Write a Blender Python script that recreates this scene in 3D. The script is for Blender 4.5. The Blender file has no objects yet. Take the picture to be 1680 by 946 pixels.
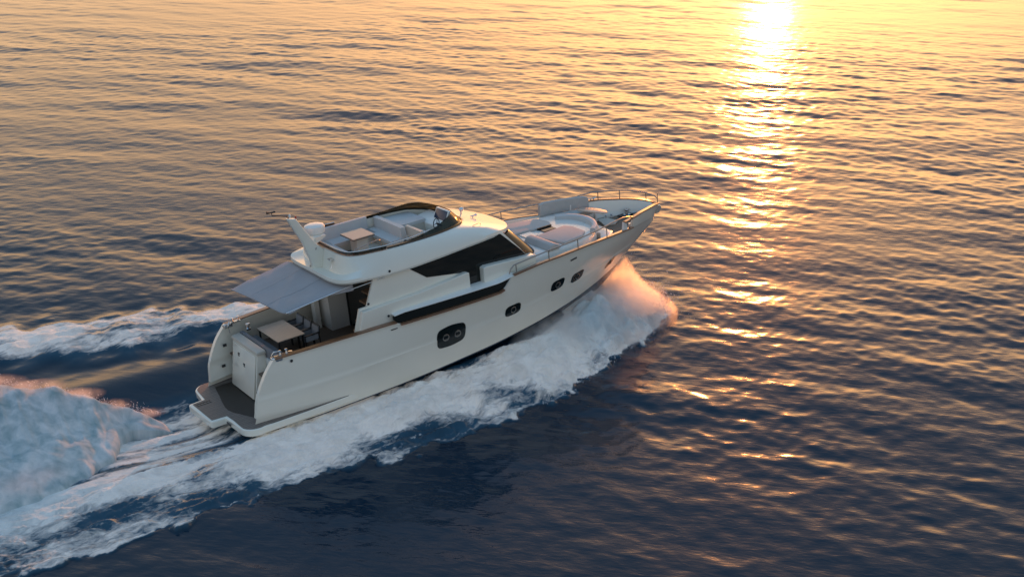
import bpy, bmesh, math, random
import numpy as np
from mathutils import Vector, Matrix, Euler

R = math.radians
rng = np.random.default_rng(7)
random.seed(7)
scene = bpy.context.scene
COL = scene.collection

# ------------------------------------------------------------------ camera
CAM_H, CAM_PITCH, CAM_FOV = 19.116, 21.407, 44.79
cam_data = bpy.data.cameras.new('camera')
cam = bpy.data.objects.new('camera', cam_data)
COL.objects.link(cam)
cam.location = (0, 0, CAM_H)
cam.rotation_euler = (R(90 - CAM_PITCH), 0, 0)
cam_data.sensor_width = 36
cam_data.angle = R(CAM_FOV)
cam_data.clip_start = 0.5
cam_data.clip_end = 60000
scene.camera = cam

# ------------------------------------------------------------------ sky and sun
SUN_EL, SUN_AZ = 7.0, 11.6          # degrees; azimuth to the right of +Y
SKY_STRENGTH, SUN_STRENGTH, BAND = 0.15, 1.5, 1.65
SKY_TINT = (.22, .165, .14)
WARM = [(0, (2.0, 1.30, .72)), (.12, (1.95, 1.24, .69)), (.23, (1.55, 1.08, .68)), (.32, (.56, .62, .66)), (.44, (.18, .36, .54)), (1.0, (.19, .47, .84))]
COOL = [(0, (.78, .79, .80)), (.2, (.62, .69, .79)), (.5, (.36, .53, .75)), (1.0, (.21, .48, .84))]
world = bpy.data.worlds.new('World')
scene.world = world
world.use_nodes = True
nt = world.node_tree
for n in list(nt.nodes):
    nt.nodes.remove(n)
sky = nt.nodes.new('ShaderNodeTexSky')
sky.sky_type = 'NISHITA'
sky.sun_disc = False
sky.sun_elevation = R(SUN_EL)
sky.sun_rotation = R(SUN_AZ)
sky.altitude = 0
sky.air_density = 1.4
sky.dust_density = 6.0
sky.ozone_density = 2.0
# dusk sky: the clear-sky model plus a dusty warm band on the sun's side and a cool grey-blue one opposite
tcw = nt.nodes.new('ShaderNodeTexCoord')
sxyz = nt.nodes.new('ShaderNodeSeparateXYZ')
nt.links.new(tcw.outputs['Generated'], sxyz.inputs[0])


def sky_ramp(stops):
    r_ = nt.nodes.new('ShaderNodeValToRGB')
    r_.color_ramp.interpolation = 'EASE'
    e_ = r_.color_ramp.elements
    e_[0].position, e_[0].color = stops[0][0], stops[0][1] + (1,)
    e_[1].position, e_[1].color = stops[-1][0], stops[-1][1] + (1,)
    for p_, c_ in stops[1:-1]:
        n_ = e_.new(p_); n_.color = c_ + (1,)
    nt.links.new(sxyz.outputs[2], r_.inputs[0])
    return r_.outputs[0]


warm = sky_ramp(WARM)
cool = sky_ramp(COOL)
dotn = nt.nodes.new('ShaderNodeVectorMath'); dotn.operation = 'DOT_PRODUCT'
dotn.inputs[1].default_value = (math.sin(R(SUN_AZ)), math.cos(R(SUN_AZ)), 0)
nt.links.new(tcw.outputs['Generated'], dotn.inputs[0])
mrs = nt.nodes.new('ShaderNodeMapRange'); mrs.interpolation_type = 'SMOOTHSTEP'
mrs.inputs['From Min'].default_value = -.5
mrs.inputs['From Max'].default_value = .9
nt.links.new(dotn.outputs['Value'], mrs.inputs['Value'])
wc_ = nt.nodes.new('ShaderNodeMix'); wc_.data_type = 'RGBA'
nt.links.new(mrs.outputs[0], wc_.inputs[0]); nt.links.new(cool, wc_.inputs[6]); nt.links.new(warm, wc_.inputs[7])
band = nt.nodes.new('ShaderNodeMix'); band.data_type = 'RGBA'; band.blend_type = 'ADD'
band.inputs[0].default_value = 1.0
scl = nt.nodes.new('ShaderNodeVectorMath'); scl.operation = 'SCALE'
scl.inputs['Scale'].default_value = BAND
nt.links.new(wc_.outputs[2], scl.inputs[0])
tint = nt.nodes.new('ShaderNodeMix'); tint.data_type = 'RGBA'; tint.blend_type = 'MULTIPLY'
tint.inputs[0].default_value = 1.0
tint.inputs[7].default_value = SKY_TINT + (1,)
nt.links.new(sky.outputs[0], tint.inputs[6])
nt.links.new(tint.outputs[2], band.inputs[6])
nt.links.new(scl.outputs[0], band.inputs[7])
bg = nt.nodes.new('ShaderNodeBackground')
bg.inputs['Strength'].default_value = SKY_STRENGTH
wo = nt.nodes.new('ShaderNodeOutputWorld')
nt.links.new(band.outputs[2], bg.inputs['Color'])
nt.links.new(bg.outputs[0], wo.inputs['Surface'])

sun_data = bpy.data.lights.new('sun', 'SUN')
sun_data.energy = SUN_STRENGTH
sun_data.angle = R(0.53)
sun_data.color = (1.0, 0.30, 0.07)
sun = bpy.data.objects.new('sun', sun_data)
COL.objects.link(sun)
sd = Vector((math.sin(R(SUN_AZ)) * math.cos(R(SUN_EL)), math.cos(R(SUN_AZ)) * math.cos(R(SUN_EL)), math.sin(R(SUN_EL))))
sun.rotation_euler = sd.to_track_quat('Z', 'Y').to_euler()
sun.location = (0, 0, 60)

vs = scene.view_settings
vs.view_transform = 'Standard'
vs.look = 'None'
vs.gamma = 1
vs.exposure = 1.5
vs.use_curve_mapping = False
scene.render.engine = 'CYCLES'
cy = scene.cycles
cy.use_denoising = True
cy.max_bounces = 8
cy.glossy_bounces = 3
cy.transmission_bounces = 4
cy.transparent_max_bounces = 12
cy.volume_bounces = 4
cy.sample_clamp_indirect = 6
cy.sample_clamp_direct = 8.0
cy.caustics_reflective = False
cy.caustics_refractive = False
cy.volume_step_rate = 0.4
cy.volume_max_steps = 256


# ------------------------------------------------------------------ materials
def new_mat(name):
    m = bpy.data.materials.new(name)
    m.use_nodes = True
    t = m.node_tree
    b = t.nodes['Principled BSDF']
    return m, t, b


def pmat(name, col, rough=0.4, metal=0.0, coat=0.0, bump=0.0, bscale=40, var=0.06, vscale=3.0, stretch=(1, 1, 1)):
    """Principled with a little procedural colour and roughness variation."""
    m, t, b = new_mat(name)
    b.inputs['Metallic'].default_value = metal
    b.inputs['Coat Weight'].default_value = coat
    b.inputs['Coat Roughness'].default_value = 0.08
    tc = t.nodes.new('ShaderNodeTexCoord')
    mp = t.nodes.new('ShaderNodeMapping')
    mp.inputs['Scale'].default_value = stretch
    t.links.new(tc.outputs['Object'], mp.inputs[0])
    n = t.nodes.new('ShaderNodeTexNoise')
    n.inputs['Scale'].default_value = vscale
    n.inputs['Detail'].default_value = 6
    t.links.new(mp.outputs[0], n.inputs['Vector'])
    r = t.nodes.new('ShaderNodeValToRGB')
    r.color_ramp.elements[0].position = 0.3
    r.color_ramp.elements[1].position = 0.7
    r.color_ramp.elements[0].color = tuple(c * (1 - var) for c in col) + (1,)
    r.color_ramp.elements[1].color = tuple(min(1, c * (1 + var)) for c in col) + (1,)
    t.links.new(n.outputs['Fac'], r.inputs[0])
    t.links.new(r.outputs[0], b.inputs['Base Color'])
    mr = t.nodes.new('ShaderNodeMapRange')
    mr.inputs['To Min'].default_value = rough * 0.8
    mr.inputs['To Max'].default_value = min(1, rough * 1.25)
    t.links.new(n.outputs['Fac'], mr.inputs['Value'])
    t.links.new(mr.outputs[0], b.inputs['Roughness'])
    if bump:
        n2 = t.nodes.new('ShaderNodeTexNoise')
        n2.inputs['Scale'].default_value = bscale
        n2.inputs['Detail'].default_value = 4
        t.links.new(mp.outputs[0], n2.inputs['Vector'])
        bp = t.nodes.new('ShaderNodeBump')
        bp.inputs['Strength'].default_value = bump
        bp.inputs['Distance'].default_value = 0.01
        t.links.new(n2.outputs['Fac'], bp.inputs['Height'])
        t.links.new(bp.outputs[0], b.inputs['Normal'])
    return m


def plank_mat(name, col, seam, width=0.06, axis='Y', darkplank=None):
    m, t, b = new_mat(name)
    tc = t.nodes.new('ShaderNodeTexCoord')
    w = t.nodes.new('ShaderNodeTexWave')
    w.wave_type = 'BANDS'
    w.bands_direction = axis
    w.wave_profile = 'SAW'
    w.inputs['Scale'].default_value = 1.0 / (width * 20) * math.pi * 2 / 2
    t.links.new(tc.outputs['Object'], w.inputs['Vector'])
    rp = t.nodes.new('ShaderNodeValToRGB')
    rp.color_ramp.interpolation = 'CONSTANT'
    rp.color_ramp.elements[0].color = (0, 0, 0, 1)
    rp.color_ramp.elements[1].position = 0.12
    rp.color_ramp.elements[1].color = (1, 1, 1, 1)
    t.links.new(w.outputs['Fac'], rp.inputs[0])
    n = t.nodes.new('ShaderNodeTexNoise')
    n.inputs['Scale'].default_value = 2.2
    n.inputs['Detail'].default_value = 8
    mp = t.nodes.new('ShaderNodeMapping')
    mp.inputs['Scale'].default_value = (1, 6, 1) if axis == 'Y' else (6, 1, 1)
    t.links.new(tc.outputs['Object'], mp.inputs[0])
    t.links.new(mp.outputs[0], n.inputs['Vector'])
    cr = t.nodes.new('ShaderNodeValToRGB')
    cr.color_ramp.elements[0].position = 0.25
    cr.color_ramp.elements[1].position = 0.75
    cr.color_ramp.elements[0].color = tuple(c * 0.75 for c in col) + (1,)
    cr.color_ramp.elements[1].color = tuple(c * 1.2 for c in col) + (1,)
    t.links.new(n.outputs['Fac'], cr.inputs[0])
    mx = t.nodes.new('ShaderNodeMix')
    mx.data_type = 'RGBA'
    mx.inputs[6].default_value = tuple(seam) + (1,)
    t.links.new(rp.outputs[0], mx.inputs[0])
    t.links.new(cr.outputs[0], mx.inputs[7])
    t.links.new(mx.outputs[2], b.inputs['Base Color'])
    b.inputs['Roughness'].default_value = 0.6
    return m


def glass_dark(name, tint, alpha):
    """Smoked acrylic: partly see-through, glossy."""
    m, t, b = new_mat(name)
    b.inputs['Base Color'].default_value = (0.012, 0.014, 0.012, 1)
    b.inputs['Roughness'].default_value = 0.06
    tr = t.nodes.new('ShaderNodeBsdfTransparent')
    tr.inputs['Color'].default_value = tuple(tint) + (1,)
    n = t.nodes.new('ShaderNodeTexNoise')
    n.inputs['Scale'].default_value = 1.3
    mr = t.nodes.new('ShaderNodeMapRange')
    mr.inputs['To Min'].default_value = alpha - 0.05
    mr.inputs['To Max'].default_value = alpha + 0.05
    t.links.new(n.outputs['Fac'], mr.inputs['Value'])
    mx = t.nodes.new('ShaderNodeMixShader')
    out = t.nodes['Material Output']
    t.links.new(mr.outputs[0], mx.inputs[0])
    t.links.new(b.outputs[0], mx.inputs[1])
    t.links.new(tr.outputs[0], mx.inputs[2])
    t.links.new(mx.outputs[0], out.inputs['Surface'])
    return m


M = {}
M['gel'] = pmat('cream_gelcoat', (0.82, 0.78, 0.67), 0.16, coat=0.7, var=0.02, vscale=0.8)
M['white'] = pmat('white_gelcoat', (0.80, 0.78, 0.72), 0.28, coat=0.4, var=0.02, vscale=1.0)
M['inner'] = pmat('white_liner', (0.72, 0.71, 0.67), 0.4, var=0.03, vscale=2.0)
M['antifoul'] = pmat('navy_antifouling', (0.03, 0.05, 0.085), 0.25, var=0.2, vscale=4, stretch=(0.3, 1, 1))
M['teakcap'] = pmat('varnished_teak', (0.20, 0.085, 0.035), 0.3, coat=0.4, var=0.2, vscale=8, stretch=(0.4, 3, 3))
M['teak'] = plank_mat('teak_planks', (0.17, 0.12, 0.085), (0.02, 0.018, 0.015))
M['teakgrey'] = plank_mat('grey_composite_planks', (0.19, 0.15, 0.125), (0.05, 0.045, 0.04))
M['teakbow'] = plank_mat('bow_teak_planks', (0.22, 0.15, 0.10), (0.04, 0.03, 0.02))
M['darkplank'] = pmat('dark_brown_planks', (0.022, 0.015, 0.010), 0.5, var=0.3, vscale=5)
M['glass'] = pmat('black_tinted_glass', (0.006, 0.008, 0.007), 0.045, coat=0.0, var=0.1)
M['panel'] = pmat('gloss_black_panel', (0.005, 0.008, 0.007), 0.12, var=0.1)
M['smoke'] = glass_dark('smoked_acrylic', (0.46, 0.43, 0.33), 0.60)
M['smokeclear'] = glass_dark('light_smoked_acrylic', (0.6, 0.55, 0.5), 0.6)
M['steel'] = pmat('polished_stainless', (0.72, 0.71, 0.69), 0.14, metal=1.0, var=0.03)
M['rail'] = pmat('brushed_rail', (0.36, 0.33, 0.30), 0.3, metal=1.0, var=0.05)
M['black'] = pmat('black_powder_coat', (0.012, 0.012, 0.012), 0.45, var=0.15)
M['dark'] = pmat('dark_plastic', (0.025, 0.027, 0.03), 0.4, var=0.15)
M['canvas'] = pmat('grey_awning_canvas', (0.37, 0.355, 0.36), 0.85, bump=0.25, bscale=220, var=0.05, vscale=2)
M['cushion'] = pmat('grey_outdoor_fabric', (0.50, 0.475, 0.44), 0.9, bump=0.3, bscale=160, var=0.05, vscale=3)
M['cushionblue'] = pmat('pale_grey_vinyl', (0.57, 0.56, 0.54), 0.55, bump=0.12, bscale=120, var=0.04, vscale=3)
M['greyfab'] = pmat('dark_grey_fabric', (0.20, 0.20, 0.21), 0.9, bump=0.3, bscale=160, var=0.08)
M['mesh'] = pmat('light_grey_mesh_fabric', (0.24, 0.25, 0.27), 0.8, var=0.08, vscale=20)
M['table'] = pmat('pale_oak_table', (0.50, 0.40, 0.31), 0.4, coat=0.2, var=0.12, vscale=6, stretch=(1, 5, 1))
M['laminate'] = pmat('cream_laminate', (0.58, 0.53, 0.45), 0.45, var=0.04)
M['screen'] = pmat('dark_blue_screen', (0.02, 0.045, 0.09), 0.12, var=0.1)
M['skylight'] = pmat('dark_skylight_glass', (0.01, 0.012, 0.014), 0.05)
M['red'] = pmat('red_lens', (0.4, 0.04, 0.03), 0.2)
M['stairs'] = pmat('stair_teak', (0.34, 0.21, 0.13), 0.5, var=0.2, vscale=6, stretch=(1, 6, 1))
M['rubber'] = pmat('charcoal_rubber', (0.03, 0.03, 0.034), 0.55, var=0.1)

# ------------------------------------------------------------------ yacht frame
YAW, TRIM, HEEL = 35.357, 3.987, -3.10
BOAT = Vector((-9.516, 36.845, 0.0))
BM = Matrix.Translation(BOAT) @ Matrix.Rotation(R(YAW), 4, 'Z') @ Matrix.Rotation(-R(TRIM), 4, 'Y') @ Matrix.Rotation(R(HEEL), 4, 'X')

yacht = bpy.data.objects.new('motor_yacht', None)
COL.objects.link(yacht)
yacht.matrix_world = BM
yacht['label'] = 'cream flybridge motor yacht speeding across the sea at sunset, bow throwing spray'
yacht['category'] = 'yacht'


def link(name, me, mat, parent=None, smooth=40):
    o = bpy.data.objects.new(name, me)
    COL.objects.link(o)
    if isinstance(mat, (list, tuple)):
        for m_ in mat:
            me.materials.append(m_)
    elif mat is not None:
        me.materials.append(mat)
    if smooth:
        me.shade_smooth()
        me.set_sharp_from_angle(angle=R(smooth))
    if parent is not None:
        o.parent = parent
    return o


def bm_obj(name, bm, mat, parent=None, smooth=40, recalc=True):
    if recalc:
        bmesh.ops.recalc_face_normals(bm, faces=bm.faces)
    me = bpy.data.meshes.new(name)
    bm.to_mesh(me)
    bm.free()
    return link(name, me, mat, parent, smooth)


def bevel_all(bm, w, seg=2, angle=30):
    if w <= 0:
        return
    es = [e for e in bm.edges if len(e.link_faces) == 2 and e.calc_face_angle(0) > R(angle)]
    bmesh.ops.bevel(bm, geom=es, offset=w, segments=seg, profile=0.6, affect='EDGES', clamp_overlap=True)


def add_box(bm, x0, x1, y0, y1, z0, z1, rz=0.0):
    v = [(x0, y0, z0), (x1, y0, z0), (x1, y1, z0), (x0, y1, z0), (x0, y0, z1), (x1, y0, z1), (x1, y1, z1), (x0, y1, z1)]
    if rz:
        cx, cyy = (x0 + x1) / 2, (y0 + y1) / 2
        c, s = math.cos(rz), math.sin(rz)
        v = [(cx + (p[0] - cx) * c - (p[1] - cyy) * s, cyy + (p[0] - cx) * s + (p[1] - cyy) * c, p[2]) for p in v]
    vs_ = [bm.verts.new(p) for p in v]
    for f in ((0, 3, 2, 1), (4, 5, 6, 7), (0, 1, 5, 4), (1, 2, 6, 5), (2, 3, 7, 6), (3, 0, 4, 7)):
        bm.faces.new([vs_[i] for i in f])


def box(name, mat, x0, x1, y0, y1, z0, z1, bevel=0.02, parent=yacht, rz=0.0, seg=2):
    bm = bmesh.new()
    add_box(bm, x0, x1, y0, y1, z0, z1, rz)
    bevel_all(bm, bevel, seg)
    return bm_obj(name, bm, mat, parent)


def add_prism(bm, pts, axis, a, b, twist=None):
    """pts: 2D outline; axis the extrusion axis ('x','y','z'); from a to b."""
    def P(p, h):
        if axis == 'z':
            return (p[0], p[1], h)
        if axis == 'y':
            return (p[0], h, p[1])
        return (h, p[0], p[1])
    lo = [bm.verts.new(P(p, a)) for p in pts]
    hi = [bm.verts.new(P(p, b)) for p in pts]
    n = len(pts)
    bm.faces.new(lo)
    bm.faces.new(list(reversed(hi)))
    for i in range(n):
        j = (i + 1) % n
        bm.faces.new((lo[j], lo[i], hi[i], hi[j]))


def prism(name, mat, pts, axis, a, b, bevel=0.02, parent=yacht, seg=2, angle=30):
    bm = bmesh.new()
    add_prism(bm, pts, axis, a, b)
    bmesh.ops.recalc_face_normals(bm, faces=bm.faces)
    bevel_all(bm, bevel, seg, angle)
    return bm_obj(name, bm, mat, parent)


def add_tube(bm, pts, r, n=8, cap=True):
    pts = [Vector(p) for p in pts]
    rings = []
    for i, p in enumerate(pts):
        if i == 0:
            d = pts[1] - pts[0]
        elif i == len(pts) - 1:
            d = pts[-1] - pts[-2]
        else:
            d = (pts[i + 1] - p).normalized() + (p - pts[i - 1]).normalized()
        d.normalize()
        up = Vector((0, 0, 1)) if abs(d.z) < 0.95 else Vector((1, 0, 0))
        a = d.cross(up).normalized()
        b = d.cross(a).normalized()
        rr = r[i] if isinstance(r, (list, tuple)) else r
        rings.append([bm.verts.new(p + (a * math.cos(2 * math.pi * k / n) + b * math.sin(2 * math.pi * k / n)) * rr) for k in range(n)])
    for i in range(len(rings) - 1):
        for k in range(n):
            j = (k + 1) % n
            bm.faces.new((rings[i][k], rings[i][j], rings[i + 1][j], rings[i + 1][k]))
    if cap:
        bm.faces.new(rings[0])
        bm.faces.new(list(reversed(rings[-1])))


def tube(name, mat, pts, r, n=8, parent=yacht):
    bm = bmesh.new()
    add_tube(bm, pts, r, n)
    return bm_obj(name, bm, mat, parent, 60)


def add_lathe(bm, prof, c, n=24, axis='z'):
    rings = []
    for (r, h) in prof:
        ring = []
        for k in range(n):
            a = 2 * math.pi * k / n
            if axis == 'z':
                p = (c[0] + r * math.cos(a), c[1] + r * math.sin(a), c[2] + h)
            elif axis == 'y':
                p = (c[0] + r * math.cos(a), c[1] + h, c[2] + r * math.sin(a))
            else:
                p = (c[0] + h, c[1] + r * math.cos(a), c[2] + r * math.sin(a))
            ring.append(bm.verts.new(p))
        rings.append(ring)
    for i in range(len(rings) - 1):
        for k in range(n):
            j = (k + 1) % n
            bm.faces.new((rings[i][k], rings[i][j], rings[i + 1][j], rings[i + 1][k]))
    bm.faces.new(rings[0])
    bm.faces.new(list(reversed(rings[-1])))


def lathe(name, mat, prof, c, n=24, axis='z', parent=yacht):
    bm = bmesh.new()
    add_lathe(bm, prof, c, n, axis)
    return bm_obj(name, bm, mat, parent)


def pchip(x, y, xq):
    """Monotone cubic interpolation."""
    x = np.asarray(x, float); y = np.asarray(y, float); xq = np.asarray(xq, float)
    h = np.diff(x); d = np.diff(y) / h
    m = np.zeros_like(y)
    m[0], m[-1] = d[0], d[-1]
    for i in range(1, len(x) - 1):
        if d[i - 1] * d[i] > 0:
            w1, w2 = 2 * h[i] + h[i - 1], h[i] + 2 * h[i - 1]
            m[i] = (w1 + w2) / (w1 / d[i - 1] + w2 / d[i])
    i = np.clip(np.searchsorted(x, xq, side='right') - 1, 0, len(h) - 1)
    t = (xq - x[i]) / h[i]
    return (2 * t**3 - 3 * t**2 + 1) * y[i] + (t**3 - 2 * t**2 + t) * h[i] * m[i] + (-2 * t**3 + 3 * t**2) * y[i + 1] + (t**3 - t**2) * h[i] * m[i + 1]


class Curve:
    def __init__(self, pts):
        a = np.array(pts, float)
        self.x, self.y, self.z = a[:, 0], a[:, 1], a[:, 2]

    def at(self, xq):
        xq = np.clip(xq, self.x[0], self.x[-1])
        return np.stack([np.asarray(xq, float), pchip(self.x, self.y, xq), pchip(self.x, self.z, xq)], -1)

    def samp(self, t):
        return self.at(self.x[0] + (self.x[-1] - self.x[0]) * t)


def grid_faces(bm, rows, close=False, mat=0):
    """rows: list of lists of BMVerts (same length)."""
    for i in range(len(rows) - 1):
        a, b = rows[i], rows[i + 1]
        n = len(a)
        for k in range(n if close else n - 1):
            j = (k + 1) % n
            vv = []
            for v in (a[k], a[j], b[j], b[k]):
                if v not in vv:
                    vv.append(v)
            if len(vv) >= 3:
                try:
                    f = bm.faces.new(vv)
                    f.material_index = mat
                except ValueError:
                    pass


def sweep(bm, pts, w, h, n_up=None):
    """rectangular section w (horizontal) x h (vertical) along a path, top at path z."""
    pts = [Vector(p) for p in pts]
    rows = []
    for i, p in enumerate(pts):
        d = pts[min(i + 1, len(pts) - 1)] - pts[max(i - 1, 0)]
        s = Vector((d.y, -d.x, 0)).normalized()
        up = Vector((0, 0, 1))
        e = min(w, h) * 0.25
        prof = [(-w / 2, -h), (-w / 2, -e), (-w / 2 + e, 0), (w / 2 - e, 0), (w / 2, -e), (w / 2, -h)]
        rows.append([bm.verts.new(p + s * a + up * b) for a, b in prof])
    grid_faces(bm, rows, close=True)
    bm.faces.new(rows[0])
    bm.faces.new(list(reversed(rows[-1])))


# ------------------------------------------------------------------ hull
KEEL = Curve([(0.1, 0, -.9), (4, 0, -1.1), (9, 0, -1.1), (12, 0, -1.0), (14, 0, -.7), (15.6, 0, -.2), (16.6, 0, .4), (17.15, 0, .85)])
CHINE = Curve([(0.1, 1.9, .02), (3, 2.2, .11), (6, 2.3, .21), (9, 2.25, .36), (11, 2.1, .5), (13, 1.75, .66), (14.8, 1.2, .80), (16.2, .6, .9), (17.18, 0, .88)])
LOWER = Curve([(0.33, 1.98, .62), (3, 2.28, .72), (6, 2.43, .85), (9, 2.42, .95), (11, 2.3, 1.05), (13, 2.0, 1.2), (14.8, 1.5, 1.3), (16.2, .92, 1.35), (17.2, .4, 1.3), (17.62, 0, 1.22)])
KNUCK = Curve([(.45, 2.05, 1.25), (3, 2.36, 1.28), (6, 2.53, 1.36), (9, 2.55, 1.42), (11, 2.45, 1.5), (13, 2.18, 1.62), (14.8, 1.72, 1.72), (16.2, 1.2, 1.75), (17.5, .6, 1.72), (18.32, 0, 1.63)])
UPPER = Curve([(.8, 2.09, 1.95), (3, 2.33, 1.95), (6, 2.56, 1.95), (9, 2.66, 2.1), (11, 2.6, 2.2), (13, 2.4, 2.3), (14.8, 2.0, 2.32), (16.2, 1.5, 2.28), (17.6, .85, 2.2), (18.5, .36, 2.1), (18.88, 0, 2.0)])
SHEER = Curve([(1.2, 2.08, 2.44), (3, 2.28, 2.47), (5.45, 2.5, 2.49), (5.65, 2.52, 2.42), (9.6, 2.69, 2.44), (9.8, 2.69, 2.55), (10.15, 2.69, 2.86), (10.5, 2.69, 2.9), (11.7, 2.65, 2.97), (13.3, 2.47, 2.96), (14.95, 2.1, 2.86), (16.4, 1.6, 2.7), (17.6, 1.02, 2.55), (18.5, .5, 2.42), (19.05, 0, 2.32)])
BULW = Curve([(16.1, 1.76, 3.08), (17, 1.42, 3.08), (17.75, 1.07, 3.02), (18.5, .66, 2.92), (19.0, .3, 2.78), (19.26, 0, 2.6)])
OUT = [KEEL, CHINE, LOWER, KNUCK, UPPER, SHEER]
T_ = np.linspace(0, 1, 150)
TH = 0.17


def hull_mesh():
    bm = bmesh.new()
    for s in (1, -1):
        rows = []
        extra = []
        base = [c.samp(T_) for c in (CHINE, LOWER, KNUCK, UPPER, SHEER)]
        # fair the section between the design curves, with a crisp crease at the knuckle
        par = np.array([0, 1, 2, 3, 4], float)
        qs = [0, .25, .5, .75, 1, 1.25, 1.5, 1.75, 2, 2.04, 2.25, 2.5, 2.75, 3, 3.2, 3.4, 3.6, 3.8, 4]
        st = np.stack(base)                                   # 5 x T x 3
        outer = []
        for q_ in qs:
            r = np.empty_like(base[0])
            for a_ in range(3):
                i_ = min(int(q_), 3)
                t_ = q_ - i_
                h_ = 1.0
                m0 = (st[min(i_ + 1, 4), :, a_] - st[max(i_ - 1, 0), :, a_]) / (min(i_ + 1, 4) - max(i_ - 1, 0))
                m1 = (st[min(i_ + 2, 4), :, a_] - st[i_, :, a_]) / (min(i_ + 2, 4) - i_)
                r[:, a_] = (2 * t_**3 - 3 * t_**2 + 1) * st[i_, :, a_] + (t_**3 - 2 * t_**2 + t_) * m0 + (-2 * t_**3 + 3 * t_**2) * st[i_ + 1, :, a_] + (t_**3 - t_**2) * m1
            r[:, 1] = np.maximum(r[:, 1] - (.011 * np.clip((T_[::-1] - .02) * 8, 0, 1) if q_ > 2 else 0), 0)
            if q_ == 4:
                r[:, 1] += .011 * np.clip((T_[::-1] - .02) * 8, 0, 1)
            outer.append(r)
        inner = []
        for r in outer[:3:-1]:
            r = r.copy()
            r[:, 1] = np.maximum(r[:, 1] - TH, 0.0)
            inner.append(r)
        allrows = outer + inner
        V = []
        for r in allrows:
            V.append([bm.verts.new((p[0], s * p[1], p[2])) for p in r])
        grid_faces(bm, V)
        # aft edge strip: outer i <-> inner i
        no = len(outer)
        pairs = [(i, 2 * no - 1 - i) for i in range(4, no)]
        for (a, b), (c, d) in zip(pairs[:-1], pairs[1:]):
            try:
                bm.faces.new((V[a][0], V[c][0], V[d][0], V[b][0]))
            except ValueError:
                pass
    bmesh.ops.remove_doubles(bm, verts=bm.verts, dist=0.0005)
    return bm


hull = bm_obj('hull', hull_mesh(), M['gel'], yacht, 28)

bm = bmesh.new()
rk, rc = KEEL.samp(T_), CHINE.samp(T_)
rc = rc.copy(); rc[:, 2] -= 0.004
rcin = rc.copy(); rcin[:, 1] = np.maximum(rcin[:, 1] - 0.03, 0); rcin[:, 2] -= 0.05
rows = [[bm.verts.new((p[0], -p[1], p[2])) for p in rc], [bm.verts.new((p[0], -p[1], p[2])) for p in rcin],
        [bm.verts.new(tuple(p)) for p in rk],
        [bm.verts.new(tuple(p)) for p in rcin], [bm.verts.new(tuple(p)) for p in rc]]
grid_faces(bm, rows)
bm.faces.new([r[0] for r in rows])
bm_obj('hull_bottom', bm, M['antifoul'], yacht, 25)

# bow bulwark above the cap, one shell round both sides of the stem
bm = bmesh.new()
tb = np.linspace(0, 1, 40)
xb = 16.62 + (19.05 - 16.62) * tb
lo = SHEER.at(xb)
xt = 16.62 + (19.26 - 16.62) * tb
hi = BULW.at(xt)
mid = (lo + hi) / 2; mid[:, 1] += 0.015
V = []
for r, off in ((lo, 0), (mid, 0), (hi, 0), (hi, .11), (lo, .11)):
    q_ = r.copy(); q_[:, 1] = np.maximum(q_[:, 1] - off, 0)
    if off:
        q_[-6:, 0] = np.minimum(q_[-6:, 0], q_[-6, 0] + 0.02 * np.arange(6))
        q_[-1, 1] = 0
    if off and r is lo:
        q_[:, 2] = 2.36
        q_[:, 1] = np.maximum(np.minimum(q_[:, 1], UPPER.at(np.clip(q_[:, 0], 16, 18.88))[:, 1] - .06), 0)
    st = [(p[0], -p[1], p[2]) for p in q_]
    pt = [(p[0], p[1], p[2]) for p in q_[::-1]][1:]
    V.append([bm.verts.new(p) for p in st + pt])
grid_faces(bm, V)
for k in (0, -1):
    bm.faces.new([r[k] for r in V])
bm_obj('bow_bulwark', bm, M['gel'], yacht, 35)


def both(path):
    return [(p[0], -p[1], p[2]) for p in path]


# teak caps
for s in (1, -1):
    bm = bmesh.new()
    xs = np.linspace(1.25, 5.5, 24)
    p = SHEER.at(xs); p[:, 1] -= TH / 2 - 0.02; p[:, 2] += 0.035
    sweep(bm, [(a, s * b, c) for a, b, c in p], 0.22, 0.032)
    bm_obj('cap_rail', bm, M['teakcap'], yacht)
    bm = bmesh.new()
    xs = np.linspace(5.62, 9.72, 24)
    p = SHEER.at(xs); p[:, 1] += 0.0; p[:, 2] += 0.012
    sweep(bm, [(a, s * b, c) for a, b, c in p], 0.16, 0.05)
    bm_obj('side_ledge', bm, M['teakcap'], yacht)
    bm = bmesh.new()
    xs = np.linspace(10.2, 16.62, 40)
    p = SHEER.at(xs); p[:, 1] -= 0.03; p[:, 2] += 0.03
    sweep(bm, [(a, s * b, c) for a, b, c in p], 0.15, 0.045)
    bm_obj('cap_rail', bm, M['teakcap'], yacht)
bm = bmesh.new()
xs = np.linspace(16.05, 19.2, 44)
p = BULW.at(np.clip(xs, 16.1, 19.26)); p[:, 0] = xs; p[:, 1] -= 0.04; p[:, 2] += 0.03
p[:, 1] = np.maximum(p[:, 1], 0)
path = [(a, -b, c) for a, b, c in p] + [(a, b, c) for a, b, c in p[::-1]][1:]
sweep(bm, path, 0.16, 0.045)
bm_obj('bow_cap_rail', bm, M['teakcap'], yacht)
# fairlead posts at the bulwark's aft ends
for s in (1, -1):
    bm = bmesh.new()
    c = SHEER.at(np.array([16.1]))[0]
    add_prism(bm, [(15.98, 2.74), (16.2, 2.74), (16.13, 3.07), (16.03, 3.07)], 'y', s * 1.62, s * 1.72)
    bevel_all(bm, 0.02)
    bm_obj('bulwark_post', bm, M['white'], yacht)
    lathe('fairlead_roller', M['steel'], [(.035, 0), (.045, .02), (.03, .1), (.045, .18), (.035, .2)], (16.36, s * 1.62, 2.74), 12)

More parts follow.
